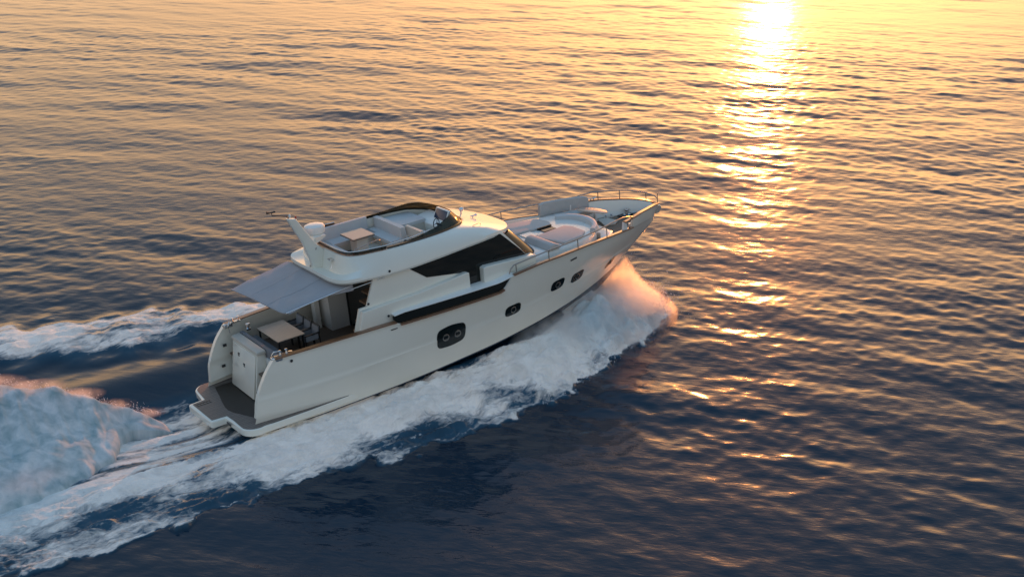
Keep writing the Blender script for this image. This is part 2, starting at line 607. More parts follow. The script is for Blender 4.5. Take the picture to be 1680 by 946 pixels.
# ------------------------------------------------------------------ decks
def plan_deck(name, mat, x0, x1, z, off, curve=SHEER, th=0.05, nx=40, zc=None):
    bm = bmesh.new()
    xs = np.linspace(x0, x1, nx)
    b = np.maximum(curve.at(xs)[:, 1] - off, 0.01)
    top_l = [bm.verts.new((x, y, z)) for x, y in zip(xs, b)]
    top_c = [bm.verts.new((x, 0, z)) for x in xs]
    top_r = [bm.verts.new((x, -y, z)) for x, y in zip(xs, b)]
    grid_faces(bm, [top_l, top_c, top_r])
    ext = bmesh.ops.extrude_face_region(bm, geom=list(bm.faces))
    for v in [g for g in ext['geom'] if isinstance(g, bmesh.types.BMVert)]:
        v.co.z -= th
    return bm_obj(name, bm, mat, yacht)


plan_deck('cockpit_deck', M['teak'], 1.25, 6.0, 1.40, 0.12, KNUCK)
plan_deck('side_deck', M['teakbow'], 9.4, 16.2, 2.36, 0.12, UPPER)
plan_deck('bow_deck', M['teakbow'], 15.4, 18.75, 2.40, 0.03, UPPER)

# swim platform: fixed wings and hydraulic centre section in plan
def arc(cx, cy_, r, a0, a1, n=8):
    return [(cx + r * math.cos(R(a0 + (a1 - a0) * i / n)), cy_ + r * math.sin(R(a0 + (a1 - a0) * i / n))) for i in range(n + 1)]


plat = [(3.9, 2.22), (3.8, 2.275), (3.0, 2.30), (2.0, 2.32), (0.9, 2.315)] + arc(0.28, 1.82, .50, 70, 180, 10) + [(-.30, 1.12), (-.74, 1.10)] + [(-.80, 1.04)] + [(-.74, -.66), (-.68, -.74), (-.24, -.76)] + [(-.22, -1.2)] + arc(0.30, -1.82, .50, 180, 290, 10) + [(0.9, -2.315), (2.0, -2.32), (3.0, -2.30), (3.8, -2.275), (3.9, -2.22)]
platform = prism('swim_platform', M['gel'], plat, 'z', .20, .44, bevel=0.035, seg=3, angle=25)
tk = [(3.7, 2.2), (3.6, 2.27), (2.0, 2.305), (0.9, 2.285)] + arc(0.30, 1.82, .45, 70, 180, 10) + [(-.22, 1.04), (-.68, 1.0), (-.66, -.62), (-.16, -.68), (-.13, -1.2)] + arc(0.31, -1.82, .45, 180, 290, 10) + [(0.9, -2.285), (2.0, -2.305), (3.6, -2.27), (3.7, -2.2)]
prism('platform_deck', M['teakgrey'], tk, 'z', .43, .452, bevel=0.0, parent=platform)
# darker brown area of the deck near the transom, with its own curved outline
darkp = [(1.02, 1.72), (.42, 1.72), (.33, 1.3), (.25, .9), (.14, .45), (.06, .05), (.03, -.3), (.10, -.62), (.26, -1.0), (.45, -1.45), (.55, -1.74), (1.04, -1.74), (1.04, -.40)]
prism('dark_patch', M['darkplank'], darkp, 'z', .45, .457, bevel=0.0, parent=platform)
bm = bmesh.new()
for y0 in (.86, .70):
    add_box(bm, -.62, -.12, y0 - .012, y0 + .012, .452, .462)
for k in range(5):
    add_box(bm, -.60 + .11 * k, -.585 + .11 * k, .70, .86, .452, .461)
bm_obj('boarding_ladder', bm, M['black'], platform)
box('courtesy_light', M['dark'], -.285, -.262, -1.22, -.92, .30, .37, .008, platform)
# transom box (tender garage) with door, cap and sofa behind
prism('transom_box', M['gel'], [(1.0, .40), (1.32, 2.02), (1.62, 2.02), (1.62, .40)], 'y', -.40, 1.62, bevel=0.03)
door = prism('garage_door', M['gel'], [(.965, .50), (1.27, 1.97), (1.305, 1.97), (1.0, .50)], 'y', -.33, 1.44, bevel=0.012)
for (yy, zz) in ((.98, 1.66), (.52, 1.42)):
    xx = .965 + (zz - .5) / 1.47 * .305
    for dz in (-.045, .035):
        box('vent', M['dark'], xx - .012, xx + .015, yy - .055, yy + .055, zz + dz - .025, zz + dz + .03, .01, door)
prism('transom_cap', M['laminate'], [(1.28, 2.02), (1.30, 2.13), (1.60, 2.15), (1.64, 2.02)], 'y', -.46, 1.66, bevel=0.03)
box('transom_step', M['teakgrey'], 1.05, 1.55, -1.86, -.42, .44, .78, .02)
box('transom_step', M['teakgrey'], 1.35, 1.8, -1.86, -.42, .78, 1.10, .02)
box('stern_gate', M['inner'], 1.58, 1.66, -1.88, -.42, 1.10, 1.86, .03)
sofa = box('cockpit_sofa', M['inner'], 1.64, 2.15, -1.3, 1.7, 1.40, 1.72, .03)
box('seat_cushion', M['greyfab'], 1.74, 2.2, -1.28, 1.68, 1.722, 1.86, .05, sofa, seg=3)
box('backrest_cushion', M['greyfab'], 1.63, 1.76, -1.28, 1.68, 1.86, 2.16, .05, sofa, seg=3)

# stern bollards and fairleads
def bollard(x, y, z, rz=0):
    bm = bmesh.new()
    for d in (-.11, .11):
        add_lathe(bm, [(.045, 0), (.04, .02), (.032, .09), (.05, .115), (.052, .135), (.03, .15)], (x + d * math.cos(rz), y + d * math.sin(rz), z), 12)
    add_box(bm, x - .19, x + .19, y - .06, y + .06, z - .015, z + .012, rz)
    return bm_obj('mooring_bollard', bm, M['steel'], yacht)


for s in (1, -1):
    bollard(1.62, s * 1.93, 2.475, .05 * s)
    bm = bmesh.new()
    add_prism(bm, [(1.18, s * 1.86), (1.5, s * 1.88), (1.5, s * 2.13), (1.3, s * 2.12), (1.16, s * 2.0)], 'z', 2.34, 2.475)
    bmesh.ops.recalc_face_normals(bm, faces=bm.faces)
    bevel_all(bm, .03, 3)
    bm_obj('stern_fairlead', bm, M['steel'], yacht)
    tube('fairlead_hoop', M['steel'], [(1.3, s * 1.72, 2.2), (1.28, s * 1.75, 2.45), (1.36, s * 1.8, 2.58), (1.5, s * 1.82, 2.56), (1.56, s * 1.84, 2.47)], .02)
    lathe('warping_winch', M['steel'], [(.09, 0), (.09, .05), (.06, .08), (.055, .17), (.085, .2), (.08, .23), (.03, .24)], (1.95, s * 1.68, 2.14), 16)
    lathe('hull_outlet', M['dark'], [(.05, 0), (.045, .012), (.02, .014)], (1.75, s * 2.175 if s > 0 else -2.187, 2.26), 14, 'y')
for zz, xx in ((1.72, 1.02), (1.0, .85)):
    box('wing_light', M['dark'], xx, xx + .13, 1.855, 1.87, zz, zz + .1, .01)

# ------------------------------------------------------------------ deckhouse
side_prof = [(4.16, 2.36), (4.44, 3.17), (4.72, 3.17), (5.14, 4.18), (10.3, 4.30), (11.0, 3.5), (11.28, 3.14), (11.28, 2.36)]
prism('deckhouse', M['gel'], side_prof, 'y', -2.03, -1.93, bevel=0.02)
prism('deckhouse', M['gel'], side_prof, 'y', 1.93, 2.03, bevel=0.02)
# structure between: aft bulkhead, roof under the flybridge, interior volume
box('aft_bulkhead', M['inner'], 5.55, 5.65, -1.93, 1.93, 1.40, 4.12, .01)
box('saloon_core', M['dark'], 5.65, 10.2, -1.9, 1.9, 1.42, 4.1, .01)
# lower moulding with its flat ledge, aft piece and forward piece
def moulding(name, prof, y0, y1, s):
    bm = bmesh.new()
    add_prism(bm, prof, 'y', s * y0, s * y1)
    bmesh.ops.recalc_face_normals(bm, faces=bm.faces)
    bevel_all(bm, .035, 3)
    return bm_obj(name, bm, M['gel'], yacht)


for s in (1, -1):
    moulding('side_moulding', [(4.18, 2.30), (4.46, 3.12), (6.7, 3.16), (8.52, 3.32), (8.66, 3.30), (8.66, 2.50), (5.2, 2.44)], 1.95, 2.25, s)
    moulding('side_moulding', [(9.20, 2.5), (9.22, 3.30), (9.35, 3.34), (11.45, 3.20), (11.5, 2.36), (9.6, 2.36)], 1.95, 2.30, s)
    # ledge over the black side panel
    bm = bmesh.new()
    xs = np.linspace(5.46, 10.28, 26)
    yo = SHEER.at(xs)[:, 1] - .02
    zt = np.interp(xs, [5.3, 5.8, 9.6, 10.28], [2.74, 2.80, 2.78, 2.88])
    rows = []
    for x, y, z in zip(xs, yo, zt):
        rows.append([bm.verts.new((x, s * 1.96, z)), bm.verts.new((x, s * (y - .015), z)), bm.verts.new((x, s * y, z - .012)), bm.verts.new((x, s * y, z - .035)), bm.verts.new((x, s * 1.96, z - .05))])
    grid_faces(bm, rows, close=True)
    bm.faces.new(rows[0]); bm.faces.new(rows[-1][::-1])
    bm_obj('side_ledge_top', bm, M['white'], yacht)
    # black gloss panel under the ledge
    bm = bmesh.new()
    xs = np.linspace(5.42, 10.12, 30)
    yo = SHEER.at(xs)[:, 1] - .045
    z1 = np.interp(xs, [5.42, 5.6, 9.6, 10.12], [2.72, 2.765, 2.745, 2.80])
    z0 = np.interp(xs, [5.42, 5.55, 9.7, 10.12], [2.60, 2.44, 2.45, 2.79])
    rows = []
    for x, y, a, b in zip(xs, yo, z0, z1):
        rows.append([bm.verts.new((x, s * y, a)), bm.verts.new((x, s * y, b)), bm.verts.new((x, s * (y - .05), b)), bm.verts.new((x, s * (y - .05), a))])
    grid_faces(bm, rows, close=True)
    bm.faces.new(rows[0]); bm.faces.new(rows[-1][::-1])
    bm_obj('bulwark_glass', bm, M['panel'], yacht)
    # bulwark backing
    bm = bmesh.new()
    rows = []
    xs = np.linspace(5.5, 10.3, 26)
    yo = SHEER.at(xs)[:, 1] - .1
    for x, y in zip(xs, yo):
        zt_ = float(np.interp(x, [5.2, 5.8, 9.6, 10.3], [2.68, 2.74, 2.72, 2.83]))
        rows.append([bm.verts.new((x, s * y, 2.3)), bm.verts.new((x, s * y, zt_)), bm.verts.new((x, s * (y - .05), zt_)), bm.verts.new((x, s * (y - .05), 2.3))])
    grid_faces(bm, rows, close=True)
    bm.faces.new(rows[0]); bm.faces.new(rows[-1][::-1])
    bm_obj('bulwark_liner', bm, M['gel'], yacht)
    # side glazing, one shaped pane plus the door pane
    win = [(6.47, 4.10), (6.47, 4.01), (7.09, 3.53), (8.64, 3.27), (8.66, 3.24), (9.30, 3.24), (11.20, 3.22), (11.0, 3.46), (10.22, 4.24), (10.15, 4.26)]
    bm = bmesh.new()
    add_prism(bm, win, 'y', s * 2.028, s * 2.045)
    bm_obj('side_window', bm, M['glass'], yacht)
    bm = bmesh.new()
    add_prism(bm, [(8.66, 2.55), (9.22, 2.55), (9.22, 3.235), (8.66, 3.235)], 'y', s * 2.03, s * 2.05)
    bm_obj('side_door', bm, M['glass'], yacht)

# wrap-around windshield
def ws_curve(z, xc, yc, xs_, n=21):
    out = []
    for k in range(n):
        t = -1 + 2 * k / (n - 1)
        a = abs(t)
        y = yc * math.sin(t * math.pi / 2) ** 1 if False else yc * (math.sin(a * math.pi / 2)) * (1 if t > 0 else -1)
        x = xc - (xc - xs_) * (a ** 3.0)
        out.append((x, y, z + 0.02 * (1 - a)))
    return out


bm = bmesh.new()
rows = [[bm.verts.new(p) for p in ws_curve(3.10, 12.05, 2.0, 11.22)], [bm.verts.new(p) for p in ws_curve(3.65, 11.5, 2.0, 10.75)], [bm.verts.new(p) for p in ws_curve(4.15, 11.0, 1.97, 10.25)]]
grid_faces(bm, rows)
bm_obj('windshield', bm, M['glass'], yacht, 60)
for y0 in (-.65, .65):
    tube('wiper', M['black'], [(11.99, y0, 3.16), (11.78, y0 + .1, 3.40), (11.54, y0 + .42, 3.68)], .014)

# ------------------------------------------------------------------ aft saloon door, cabinet and stairs
box('saloon_door', M['glass'], 5.46, 5.56, -1.15, .9, 1.46, 3.7, .03)
box('door_frame', M['black'], 5.44, 5.56, .9, .97, 1.42, 3.78, .01)
box('cockpit_cabinet', M['inner'], 4.75, 5.5, 1.0, 1.80, 1.40, 3.6, .04)
box('cockpit_pillar', M['white'], 4.45, 4.62, 1.55, 1.85, 1.40, 4.0, .03)
stairs = tube('stair_stringer', M['black'], [(4.55, -1.72, 1.45), (4.95, -1.72, 2.4), (5.35, -1.72, 3.9)], .035)
for k in range(7):
    z = 1.72 + .32 * k
    x = 4.55 + .125 * k
    st = box('stair_tread', M['stairs'], x - .08, x + .3, -1.9, -1.0, z, z + .05, .012)

for (x, y, z) in ((4.78, -2.045, 3.26), (5.35, -2.262, 2.72)):
    lathe('deck_light', M['dark'], [(.045, 0), (.04, .012), (.015, .016)], (x, y - .012, z), 12, 'y')

# ------------------------------------------------------------------ portlights on both sides
def hull_y(x, z):
    cs = [CHINE, LOWER, KNUCK, UPPER, SHEER]
    pts = [c.at(np.array([x]))[0] for c in cs]
    zz = [p_[2] for p_ in pts]; yy = [p_[1] for p_ in pts]
    return float(np.interp(z, zz, yy))


def portlight(outline, rings, s):
    bm = bmesh.new()
    cx = sum(p_[0] for p_ in outline) / len(outline); cz = sum(p_[1] for p_ in outline) / len(outline)
    # rounded outline by corner cutting
    pts = outline
    for _ in range(3):
        q2 = []
        for i in range(len(pts)):
            a, b = pts[i], pts[(i + 1) % len(pts)]
            q2 += [(a[0] * .82 + b[0] * .18, a[1] * .82 + b[1] * .18), (a[0] * .18 + b[0] * .82, a[1] * .18 + b[1] * .82)]
        pts = q2
    cv = bm.verts.new((cx, s * (hull_y(cx, cz) + .016), cz))
    rows = []
    for k in (.5, 1.0):
        rows.append([bm.verts.new((cx + (p_[0] - cx) * k, s * (hull_y(cx + (p_[0] - cx) * k, cz + (p_[1] - cz) * k) + .016), cz + (p_[1] - cz) * k)) for p_ in pts])
    edge = [bm.verts.new((p_[0] * 1.0 + (p_[0] - cx) * .03, s * (hull_y(p_[0], p_[1]) - .02), p_[1] + (p_[1] - cz) * .03)) for p_ in pts]
    grid_faces(bm, [rows[0], rows[1], edge], close=True)
    n = len(pts)
    for i in range(n):
        bm.faces.new((cv, rows[0][i], rows[0][(i + 1) % n]))
    pl = bm_obj('portlight', bm, M['panel'], yacht)
    for (x, z, r) in rings:
        y = hull_y(x, z) + .014
        dydz = (hull_y(x, z + .1) - hull_y(x, z - .1)) / .2
        dydx = (hull_y(x + .1, z) - hull_y(x - .1, z)) / .2
        bm = bmesh.new()
        add_lathe(bm, [(r, 0), (r, .02), (r * .8, .026), (r * .74, .012), (r * .74, 0)], (0, 0, 0), 24, 'y')
        for v in bm.verts:
            h = v.co.y
            v.co = Vector((x + v.co.x, s * (y + h + dydz * v.co.z + dydx * v.co.x), z + v.co.z))
        bm_obj('porthole_ring', bm, M['rail'], pl)


for s in (-1, 1):
    portlight([(6.93, 1.72), (7.5, 1.82), (8.09, 1.74), (8.05, 1.10), (7.5, 1.0), (6.92, 1.04)], [(7.26, 1.41, .13), (7.74, 1.41, .13)], s)
    portlight([(9.80, 1.72), (10.49, 1.76), (10.44, 1.37), (9.77, 1.33)], [(10.13, 1.55, .12)], s)
    portlight([(11.96, 2.00), (12.62, 2.05), (12.53, 1.68), (11.90, 1.63)], [(12.25, 1.83, .12)], s)
    portlight([(13.03, 1.96), (13.68, 2.01), (13.56, 1.66), (12.96, 1.60)], [(13.3, 1.8, .11)], s)
    portlight([(15.26, 1.56), (15.86, 1.74), (15.78, 1.44), (15.2, 1.30)], [(15.53, 1.51, .10)], s)
    # small name badge of raised letters (illegible in the photograph: a plain strip of marks)
    bm = bmesh.new()
    for k in range(5):
        x = 12.84 + .065 * k
        z = 2.62 + .005 * k
        y = hull_y(x, z) + .004
        add_box(bm, x, x + .045, s * y - .006, s * y + .006, z - .03, z + .03)
    bm_obj('name_badge', bm, M['dark'], yacht)
    bm = bmesh.new()
    y = hull_y(5.35, 2.3) + .003
    add_box(bm, 5.25, 5.5, s * y - .008, s * y + .008, 2.29, 2.32)
    bm_obj('hull_vent', bm, M['dark'], yacht)

# ------------------------------------------------------------------ coachroof and foredeck lounge
def ring_loft(bm, rings):
    """rings: list of closed rings [(x,y,z)...] each same length."""
    V = [[bm.verts.new(p_) for p_ in r_] for r_ in rings]
    grid_faces(bm, V, close=True)
    return V


def mirror_ring(half):
    """half outline aft-centre -> port side -> bow-centre, returns full closed ring."""
    a = list(half)
    b = [(x, -y, z) for x, y, z in reversed(half)]
    if abs(half[-1][1]) < 1e-6:
        b = b[1:]
    if abs(half[0][1]) < 1e-6:
        b = b[:-1]
    return a + b


def densify(half, n=60):
    a = np.array(half, float)
    d = np.concatenate([[0], np.cumsum(np.linalg.norm(np.diff(a, axis=0), axis=1))])
    t = np.linspace(0, d[-1], n)
    return [tuple(p_) for p_ in np.stack([pchip(d, a[:, i], t) for i in range(3)], 1)]


def half_ring(half, n=60, power=None):
    return mirror_ring(densify(half, n))


cr = [(11.0, 0), (11.0, 1.2), (11.05, 1.9), (11.6, 1.98), (12.8, 1.95), (13.8, 1.8), (14.6, 1.55), (15.1, 1.2), (15.3, .7), (15.35, 0)]
bm = bmesh.new()
def crr(inset, z, zf=0.0):
    out = []
    for x, y in cr:
        k = inset
        out.append((min(x, 15.35 - k) if x > 12 else x, max(0, y - k if y > 0 else 0), z + zf * (x - 11)))
    return out


V = ring_loft(bm, [half_ring(crr(0, 2.34)), half_ring(crr(.02, 2.86)), half_ring(crr(.06, 2.95)), half_ring(crr(.14, 3.0)), half_ring(crr(.3, 3.012))])
bm.faces.new(V[-1])
bm_obj('coachroof', bm, M['white'], yacht, 50)


def pad(name, mat, quad, z0, z1, bevel=.04, parent=yacht):
    bm = bmesh.new()
    add_prism(bm, quad, 'z', z0, z1)
    bmesh.ops.recalc_face_normals(bm, faces=bm.faces)
    bevel_all(bm, bevel, 3)
    return bm_obj(name, bm, mat, parent)


pad('sun_pad', M['cushion'], [(12.75, -.42), (14.28, -.24), (14.45, -.6), (14.42, -1.38), (14.0, -1.72), (13.1, -1.83)], 3.01, 3.10)
pad('sun_pad', M['cushion'], [(12.3, .40), (14.05, .22), (14.2, .6), (14.1, 1.25), (13.2, 1.55), (12.3, 1.6)], 3.01, 3.10)
prism('headrest_bolster', M['cushion'], [(12.25, 3.02), (12.86, 3.02), (12.78, 3.13), (12.60, 3.22), (12.40, 3.20)], 'y', -1.98, -.42, .04, seg=3)
prism('headrest_bolster', M['cushion'], [(12.0, 3.02), (12.5, 3.02), (12.45, 3.16), (12.3, 3.26), (12.1, 3.24)], 'y', .42, 1.58, .04, seg=3)
sk = box('skylight', M['skylight'], 13.42, 13.98, -.16, .2, 3.02, 3.05, .01)
box('skylight_frame', M['black'], 13.38, 14.02, .2, .26, 3.02, 3.10, .01, sk)
box('foredeck_hatch', M['white'], 12.55, 13.05, -.25, .28, 3.02, 3.055, .015)
# curved lounge back on the coachroof's front edge, and U seat ahead of it
bm = bmesh.new()
rows = []
for k in range(17):
    t = -1 + 2 * k / 16
    a = t * 62
    cx, rr = 13.9, 1.30
    x = 14.02 + 1.28 * math.cos(R(a)) ** .9
    y = -.35 + 1.32 * math.sin(R(a))
    ca, sa = math.cos(R(a)), math.sin(R(a))
    h = .22 - .04 * t * t
    prof = [(-.12, 2.98), (-.10, 3.0 + h * .8), (-.02, 3.0 + h), (.08, 3.0 + h * .92), (.16, 2.98)]
    rows.append([bm.verts.new((x + ca * r_, y + sa * r_, z_)) for r_, z_ in prof])
grid_faces(bm, rows, close=True)
bm.faces.new(rows[0]); bm.faces.new(rows[-1][::-1])
bm_obj('curved_backrest', bm, M['cushionblue'], yacht, 50)
seat = prism('bow_seat', M['white'], [(14.2, 1.85), (15.3, 1.75), (16.9, 1.25), (16.7, .75), (15.5, .9), (15.2, .3), (14.6, .9)], 'z', 2.36, 2.76, .03)
pad('seat_cushion', M['cushion'], [(14.2, 1.8), (15.3, 1.72), (16.85, 1.22), (16.68, .8), (15.6, .95), (14.9, 1.0)], 2.765, 2.9, .05, seat)
bm = bmesh.new()
rows = []
for k in range(13):
    t = k / 12
    x = 14.75 + 2.0 * t
    y = 2.02 - .12 * t - .42 * t * t
    zt = 3.42 - .08 * t
    if k in (0, 12):
        zt -= .06
    rows.append([bm.verts.new((x, y - .14, 2.86)), bm.verts.new((x, y - .13, zt - .04)), bm.verts.new((x, y - .06, zt)), bm.verts.new((x, y + .02, zt - .03)), bm.verts.new((x, y + .06, 2.8))])
grid_faces(bm, rows, close=True)
bm.faces.new(rows[0]); bm.faces.new(rows[-1][::-1])
bm_obj('backrest_cushion', bm, M['cushion'], seat, 50)
prism('bow_seat', M['white'], [(15.2, -.3), (15.35, -1.1), (14.9, -1.65), (15.3, -1.7), (15.8, -1.3), (15.9, -.3)], 'z', 2.36, 2.70, .03)
ft = prism('foredeck_table', M['table'], [(15.85, .95), (16.1, 1.02), (16.38, .85), (16.52, .45), (16.56, .0), (16.45, -.22), (16.25, -.2), (16.1, .2), (15.95, .6)], 'z', 3.02, 3.06, .012)
lathe('table_pedestal', M['steel'], [(.13, 0), (.13, .02), (.045, .05), (.045, .62)], (16.22, .35, 2.40), 16, parent=ft)
pad('bow_sunbed', M['laminate'], [(16.45, .0), (16.75, .85), (17.1, .72), (17.2, .1), (16.9, -.1)], 2.402, 2.47, .02)
# windlass, chain and cleats on the bow deck
wl = lathe('windlass', M['steel'], [(.16, 0), (.16, .06), (.09, .1), (.08, .2), (.13, .24), (.13, .27), (.04, .29)], (17.95, .45, 2.40), 20)
bm = bmesh.new()
add_lathe(bm, [(.12, 0), (.12, .05), (.07, .08), (.07, .16), (.1, .19), (.02, .2)], (18.2, .05, 2.40), 18)
bm_obj('warping_drum', bm, M['steel'], wl)
bm = bmesh.new()
add_box(bm, 17.6, 18.15, .3, .62, 2.40, 2.46); add_box(bm, 18.0, 18.65, -.02, .14, 2.40, 2.47)
bevel_all(bm, .015)
bm_obj('windlass_base', bm, M['dark'], wl)
tube('anchor_chain', M['steel'], [(18.1, .3, 2.5), (18.4, .16, 2.5), (18.8, .05, 2.55), (19.1, 0, 2.6)], .028)


def cleat(x, y, z, rz):
    bm = bmesh.new()
    c, s_ = math.cos(rz), math.sin(rz)
    add_tube(bm, [(x - .17 * c, y - .17 * s_, z + .1), (x - .06 * c, y - .06 * s_, z + .075), (x + .06 * c, y + .06 * s_, z + .075), (x + .17 * c, y + .17 * s_, z + .1)], .024)
    for d in (-.06, .06):
        add_tube(bm, [(x + d * c, y + d * s_, z), (x + d * c, y + d * s_, z + .08)], .022)
    return bm_obj('mooring_cleat', bm, M['steel'], yacht)


bollard(17.25, .75, 2.42, -.5)
bollard(18.35, .55, 2.42, -.4)
cleat(17.6, .95, 2.40, -.5)
cleat(18.1, .72, 2.40, -.5)
cleat(17.3, -.55, 2.40, .5)
cleat(17.9, -.3, 2.40, .5)
cleat(16.9, 1.30, 3.13, -.4)
bm = bmesh.new()
add_tube(bm, [(19.0, 0, 2.62), (19.3, 0, 2.58), (19.36, 0, 2.5)], .035)
add_prism(bm, [(19.05, 2.3), (19.22, 2.3), (19.36, 2.46), (19.28, 2.56), (19.05, 2.5)], 'y', -.05, .05)
bm_obj('anchor_roller', bm, M['steel'], yacht)
tube('jackstaff', M['rail'], [(19.2, 0, 2.62), (19.22, 0, 3.12)], .016)

# guard rails
def guard_rail(path, posts, base):
    bm = bmesh.new()
    add_tube(bm, path, .024, 8)
    g = bm_obj('guard_rail', bm, M['rail'], yacht, 60)
    for (t, b) in zip(posts, base):
        bm = bmesh.new()
        add_tube(bm, [b, t], .019, 6)
        bm_obj('stanchion', bm, M['rail'], g, 60)
    return g


def shp(x, dz, dy=.03):
    q_ = SHEER.at(np.array([x]))[0]
    return (x, q_[1] - dy, q_[2] + dz)


for s in (-1, 1):
    path = [(10.02, 2.96), (10.10, 3.12), (10.25, 3.23), (10.6, 3.26)]
    path = [(x, s * (SHEER.at(np.array([x]))[0][1] - .03), z) for x, z in path]
    for x in np.linspace(11.0, 16.0, 16):
        b = float(SHEER.at(np.array([x]))[0][1]) - .03
        path.append((x, s * b, float(np.interp(x, [11, 11.8, 13.4, 15.5, 16.0], [3.29, 3.33, 3.33, 3.32, 3.28]))))
    if s < 0:
        path += [(16.35, s * 1.63, 3.2), (16.6, s * 1.55, 3.11)]
    else:
        for x, y, z in ((16.5, 1.6, 3.36), (17, 1.38, 3.42), (17.75, 1.03, 3.38), (18.4, .68, 3.28), (18.9, .34, 3.14), (19.15, .08, 2.98), (19.2, 0.0, 2.9)):
            path.append((x, y, z))
    posts, base = [], []
    for x in (10.33, 11.8, 13.24, 14.88):
        q_ = shp(x, 0.02)
        zt = float(np.interp(x, [10.33, 11, 11.8, 13.4, 15.5], [3.24, 3.29, 3.33, 3.33, 3.32]))
        posts.append((x, s * q_[1], zt)); base.append((x, s * q_[1], q_[2]))
    if s > 0:
        for x, y, z in ((16.3, 1.66, 3.34), (17.2, 1.29, 3.42), (18.0, .9, 3.34), (18.9, .34, 3.14)):
            zb_ = float(BULW.at(np.array([x]))[0][2])
            posts.append((x, y, z)); base.append((x, y, zb_))
    guard_rail(path, posts, base)

# ------------------------------------------------------------------ flybridge
LIP = [(3.84, 0, 4.12), (3.84, 1.0, 4.11), (3.92, 1.6, 4.1), (4.2, 2.0, 4.1), (4.7, 2.12, 4.09), (5.7, 2.15, 4.04), (6.5, 2.15, 4.05), (7.5, 2.15, 4.09), (8.8, 2.13, 4.16), (10.1, 2.02, 4.2), (10.7, 1.65, 4.1), (11.1, 1.1, 4.0), (11.35, .5, 3.93), (11.42, 0, 3.9)]
CRE = [(4.22, 0, 4.24), (4.22, .9, 4.24), (4.3, 1.45, 4.28), (4.52, 1.8, 4.38), (5.0, 1.98, 4.48), (5.8, 2.04, 4.52), (6.6, 2.05, 4.53), (7.5, 2.05, 4.55), (8.8, 2.02, 4.58), (9.7, 1.84, 4.54), (10.3, 1.45, 4.42), (10.75, .95, 4.30), (11.0, .45, 4.22), (11.08, 0, 4.2)]
TOP = [(4.40, 0, 4.85), (4.40, .9, 4.85), (4.47, 1.4, 4.85), (4.68, 1.68, 4.85), (5.1, 1.84, 4.85), (5.8, 1.90, 4.83), (6.8, 1.89, 4.80), (7.7, 1.84, 4.79), (8.5, 1.70, 4.79), (9.1, 1.40, 4.74), (9.42, 1.05, 4.68), (9.62, .7, 4.63), (9.72, .35, 4.60), (9.75, 0, 4.58)]


def inset(h, d, z=None, dz=0):
    out = []
    cx = 7.0
    for x, y, zz in h:
        k = d
        x2 = x + k if x < 5.2 else (x - k * min(1, max(0, (x - 8.3) / 1.2)))
        out.append((x2, max(0, y - k) if y > 0 else 0, (zz if z is None else z) + dz))
    return out


bm = bmesh.new()
N = 70
low_in = half_ring(inset(LIP, .25, dz=-.02), N)
rings = [low_in, half_ring(LIP, N), half_ring(inset(LIP, -.035, dz=.07), N), half_ring(inset(LIP, -.02, dz=.17), N), half_ring(CRE, N),
         half_ring([((a[0] * .12 + b[0] * .88), a[1] * .2 + b[1] * .8, a[2] * .1 + b[2] * .9) for a, b in zip(CRE, TOP)], N),
         half_ring(TOP, N), half_ring(inset(TOP, .06, dz=.012), N), half_ring(inset(TOP, .12), N), half_ring(inset(TOP, .16, z=3.96), N)]
V = ring_loft(bm, rings)
bm.faces.new(V[0])
bm.faces.new(V[-1][::-1])
fly = bm_obj('flybridge', bm, M['gel'], yacht, 32)
prism('flybridge_deck', M['teakgrey'], [(x, y) for x, y, z in half_ring(inset(TOP, .2), 40)], 'z', 3.963, 3.985, 0)

# windscreen and glass strip along the coaming top
topd = np.array(densify(inset(TOP, .05), 200))
def strip(name, mat, sel, hfun, lean=.12, th=.02, s=1, both_sides=False):
    if both_sides:
        pts = [(p_[0], -p_[1], p_[2]) for p_ in topd[sel]] + [tuple(p_) for p_ in topd[sel][::-1]][1:]
    else:
        pts = [(p_[0], s * p_[1], p_[2]) for p_ in topd[sel]]
    bm = bmesh.new()
    rows = []
    tops = []
    for i, p_ in enumerate(pts):
        a = Vector(pts[max(i - 1, 0)]); b = Vector(pts[min(i + 1, len(pts) - 1)])
        d = (b - a); nrm = Vector((d.y, -d.x, 0)).normalized()
        c = Vector((6.8, 0, 0)) - Vector((p_[0], p_[1], 0))
        if nrm.dot(c) < 0:
            nrm = -nrm                      # towards the inside
        h, lx = hfun(p_)
        top = Vector(p_) + nrm * lx + Vector((0, 0, h))
        base = Vector(p_) + Vector((0, 0, -.01))
        rows.append([bm.verts.new(base), bm.verts.new(top), bm.verts.new(top + nrm * th), bm.verts.new(base + nrm * th)])
        tops.append(top + nrm * th / 2)
    grid_faces(bm, rows, close=True)
    bm.faces.new(rows[0]); bm.faces.new(rows[-1][::-1])
    return bm_obj(name, bm, mat, yacht, 50), tops


def wh(p_):
    x = p_[0]
    h = float(np.interp(x, [5.8, 6.4, 7.0, 7.9, 8.5, 9.2, 9.75], [.03, .07, .11, .19, .30, .39, .42]))
    return h, h * float(np.interp(x, [5.8, 8.0, 9.0, 9.7], [.8, .95, .95, .9]))


ws, tops = strip('flybridge_windscreen', M['smoke'], topd[:, 0] > 5.85, wh, both_sides=True)
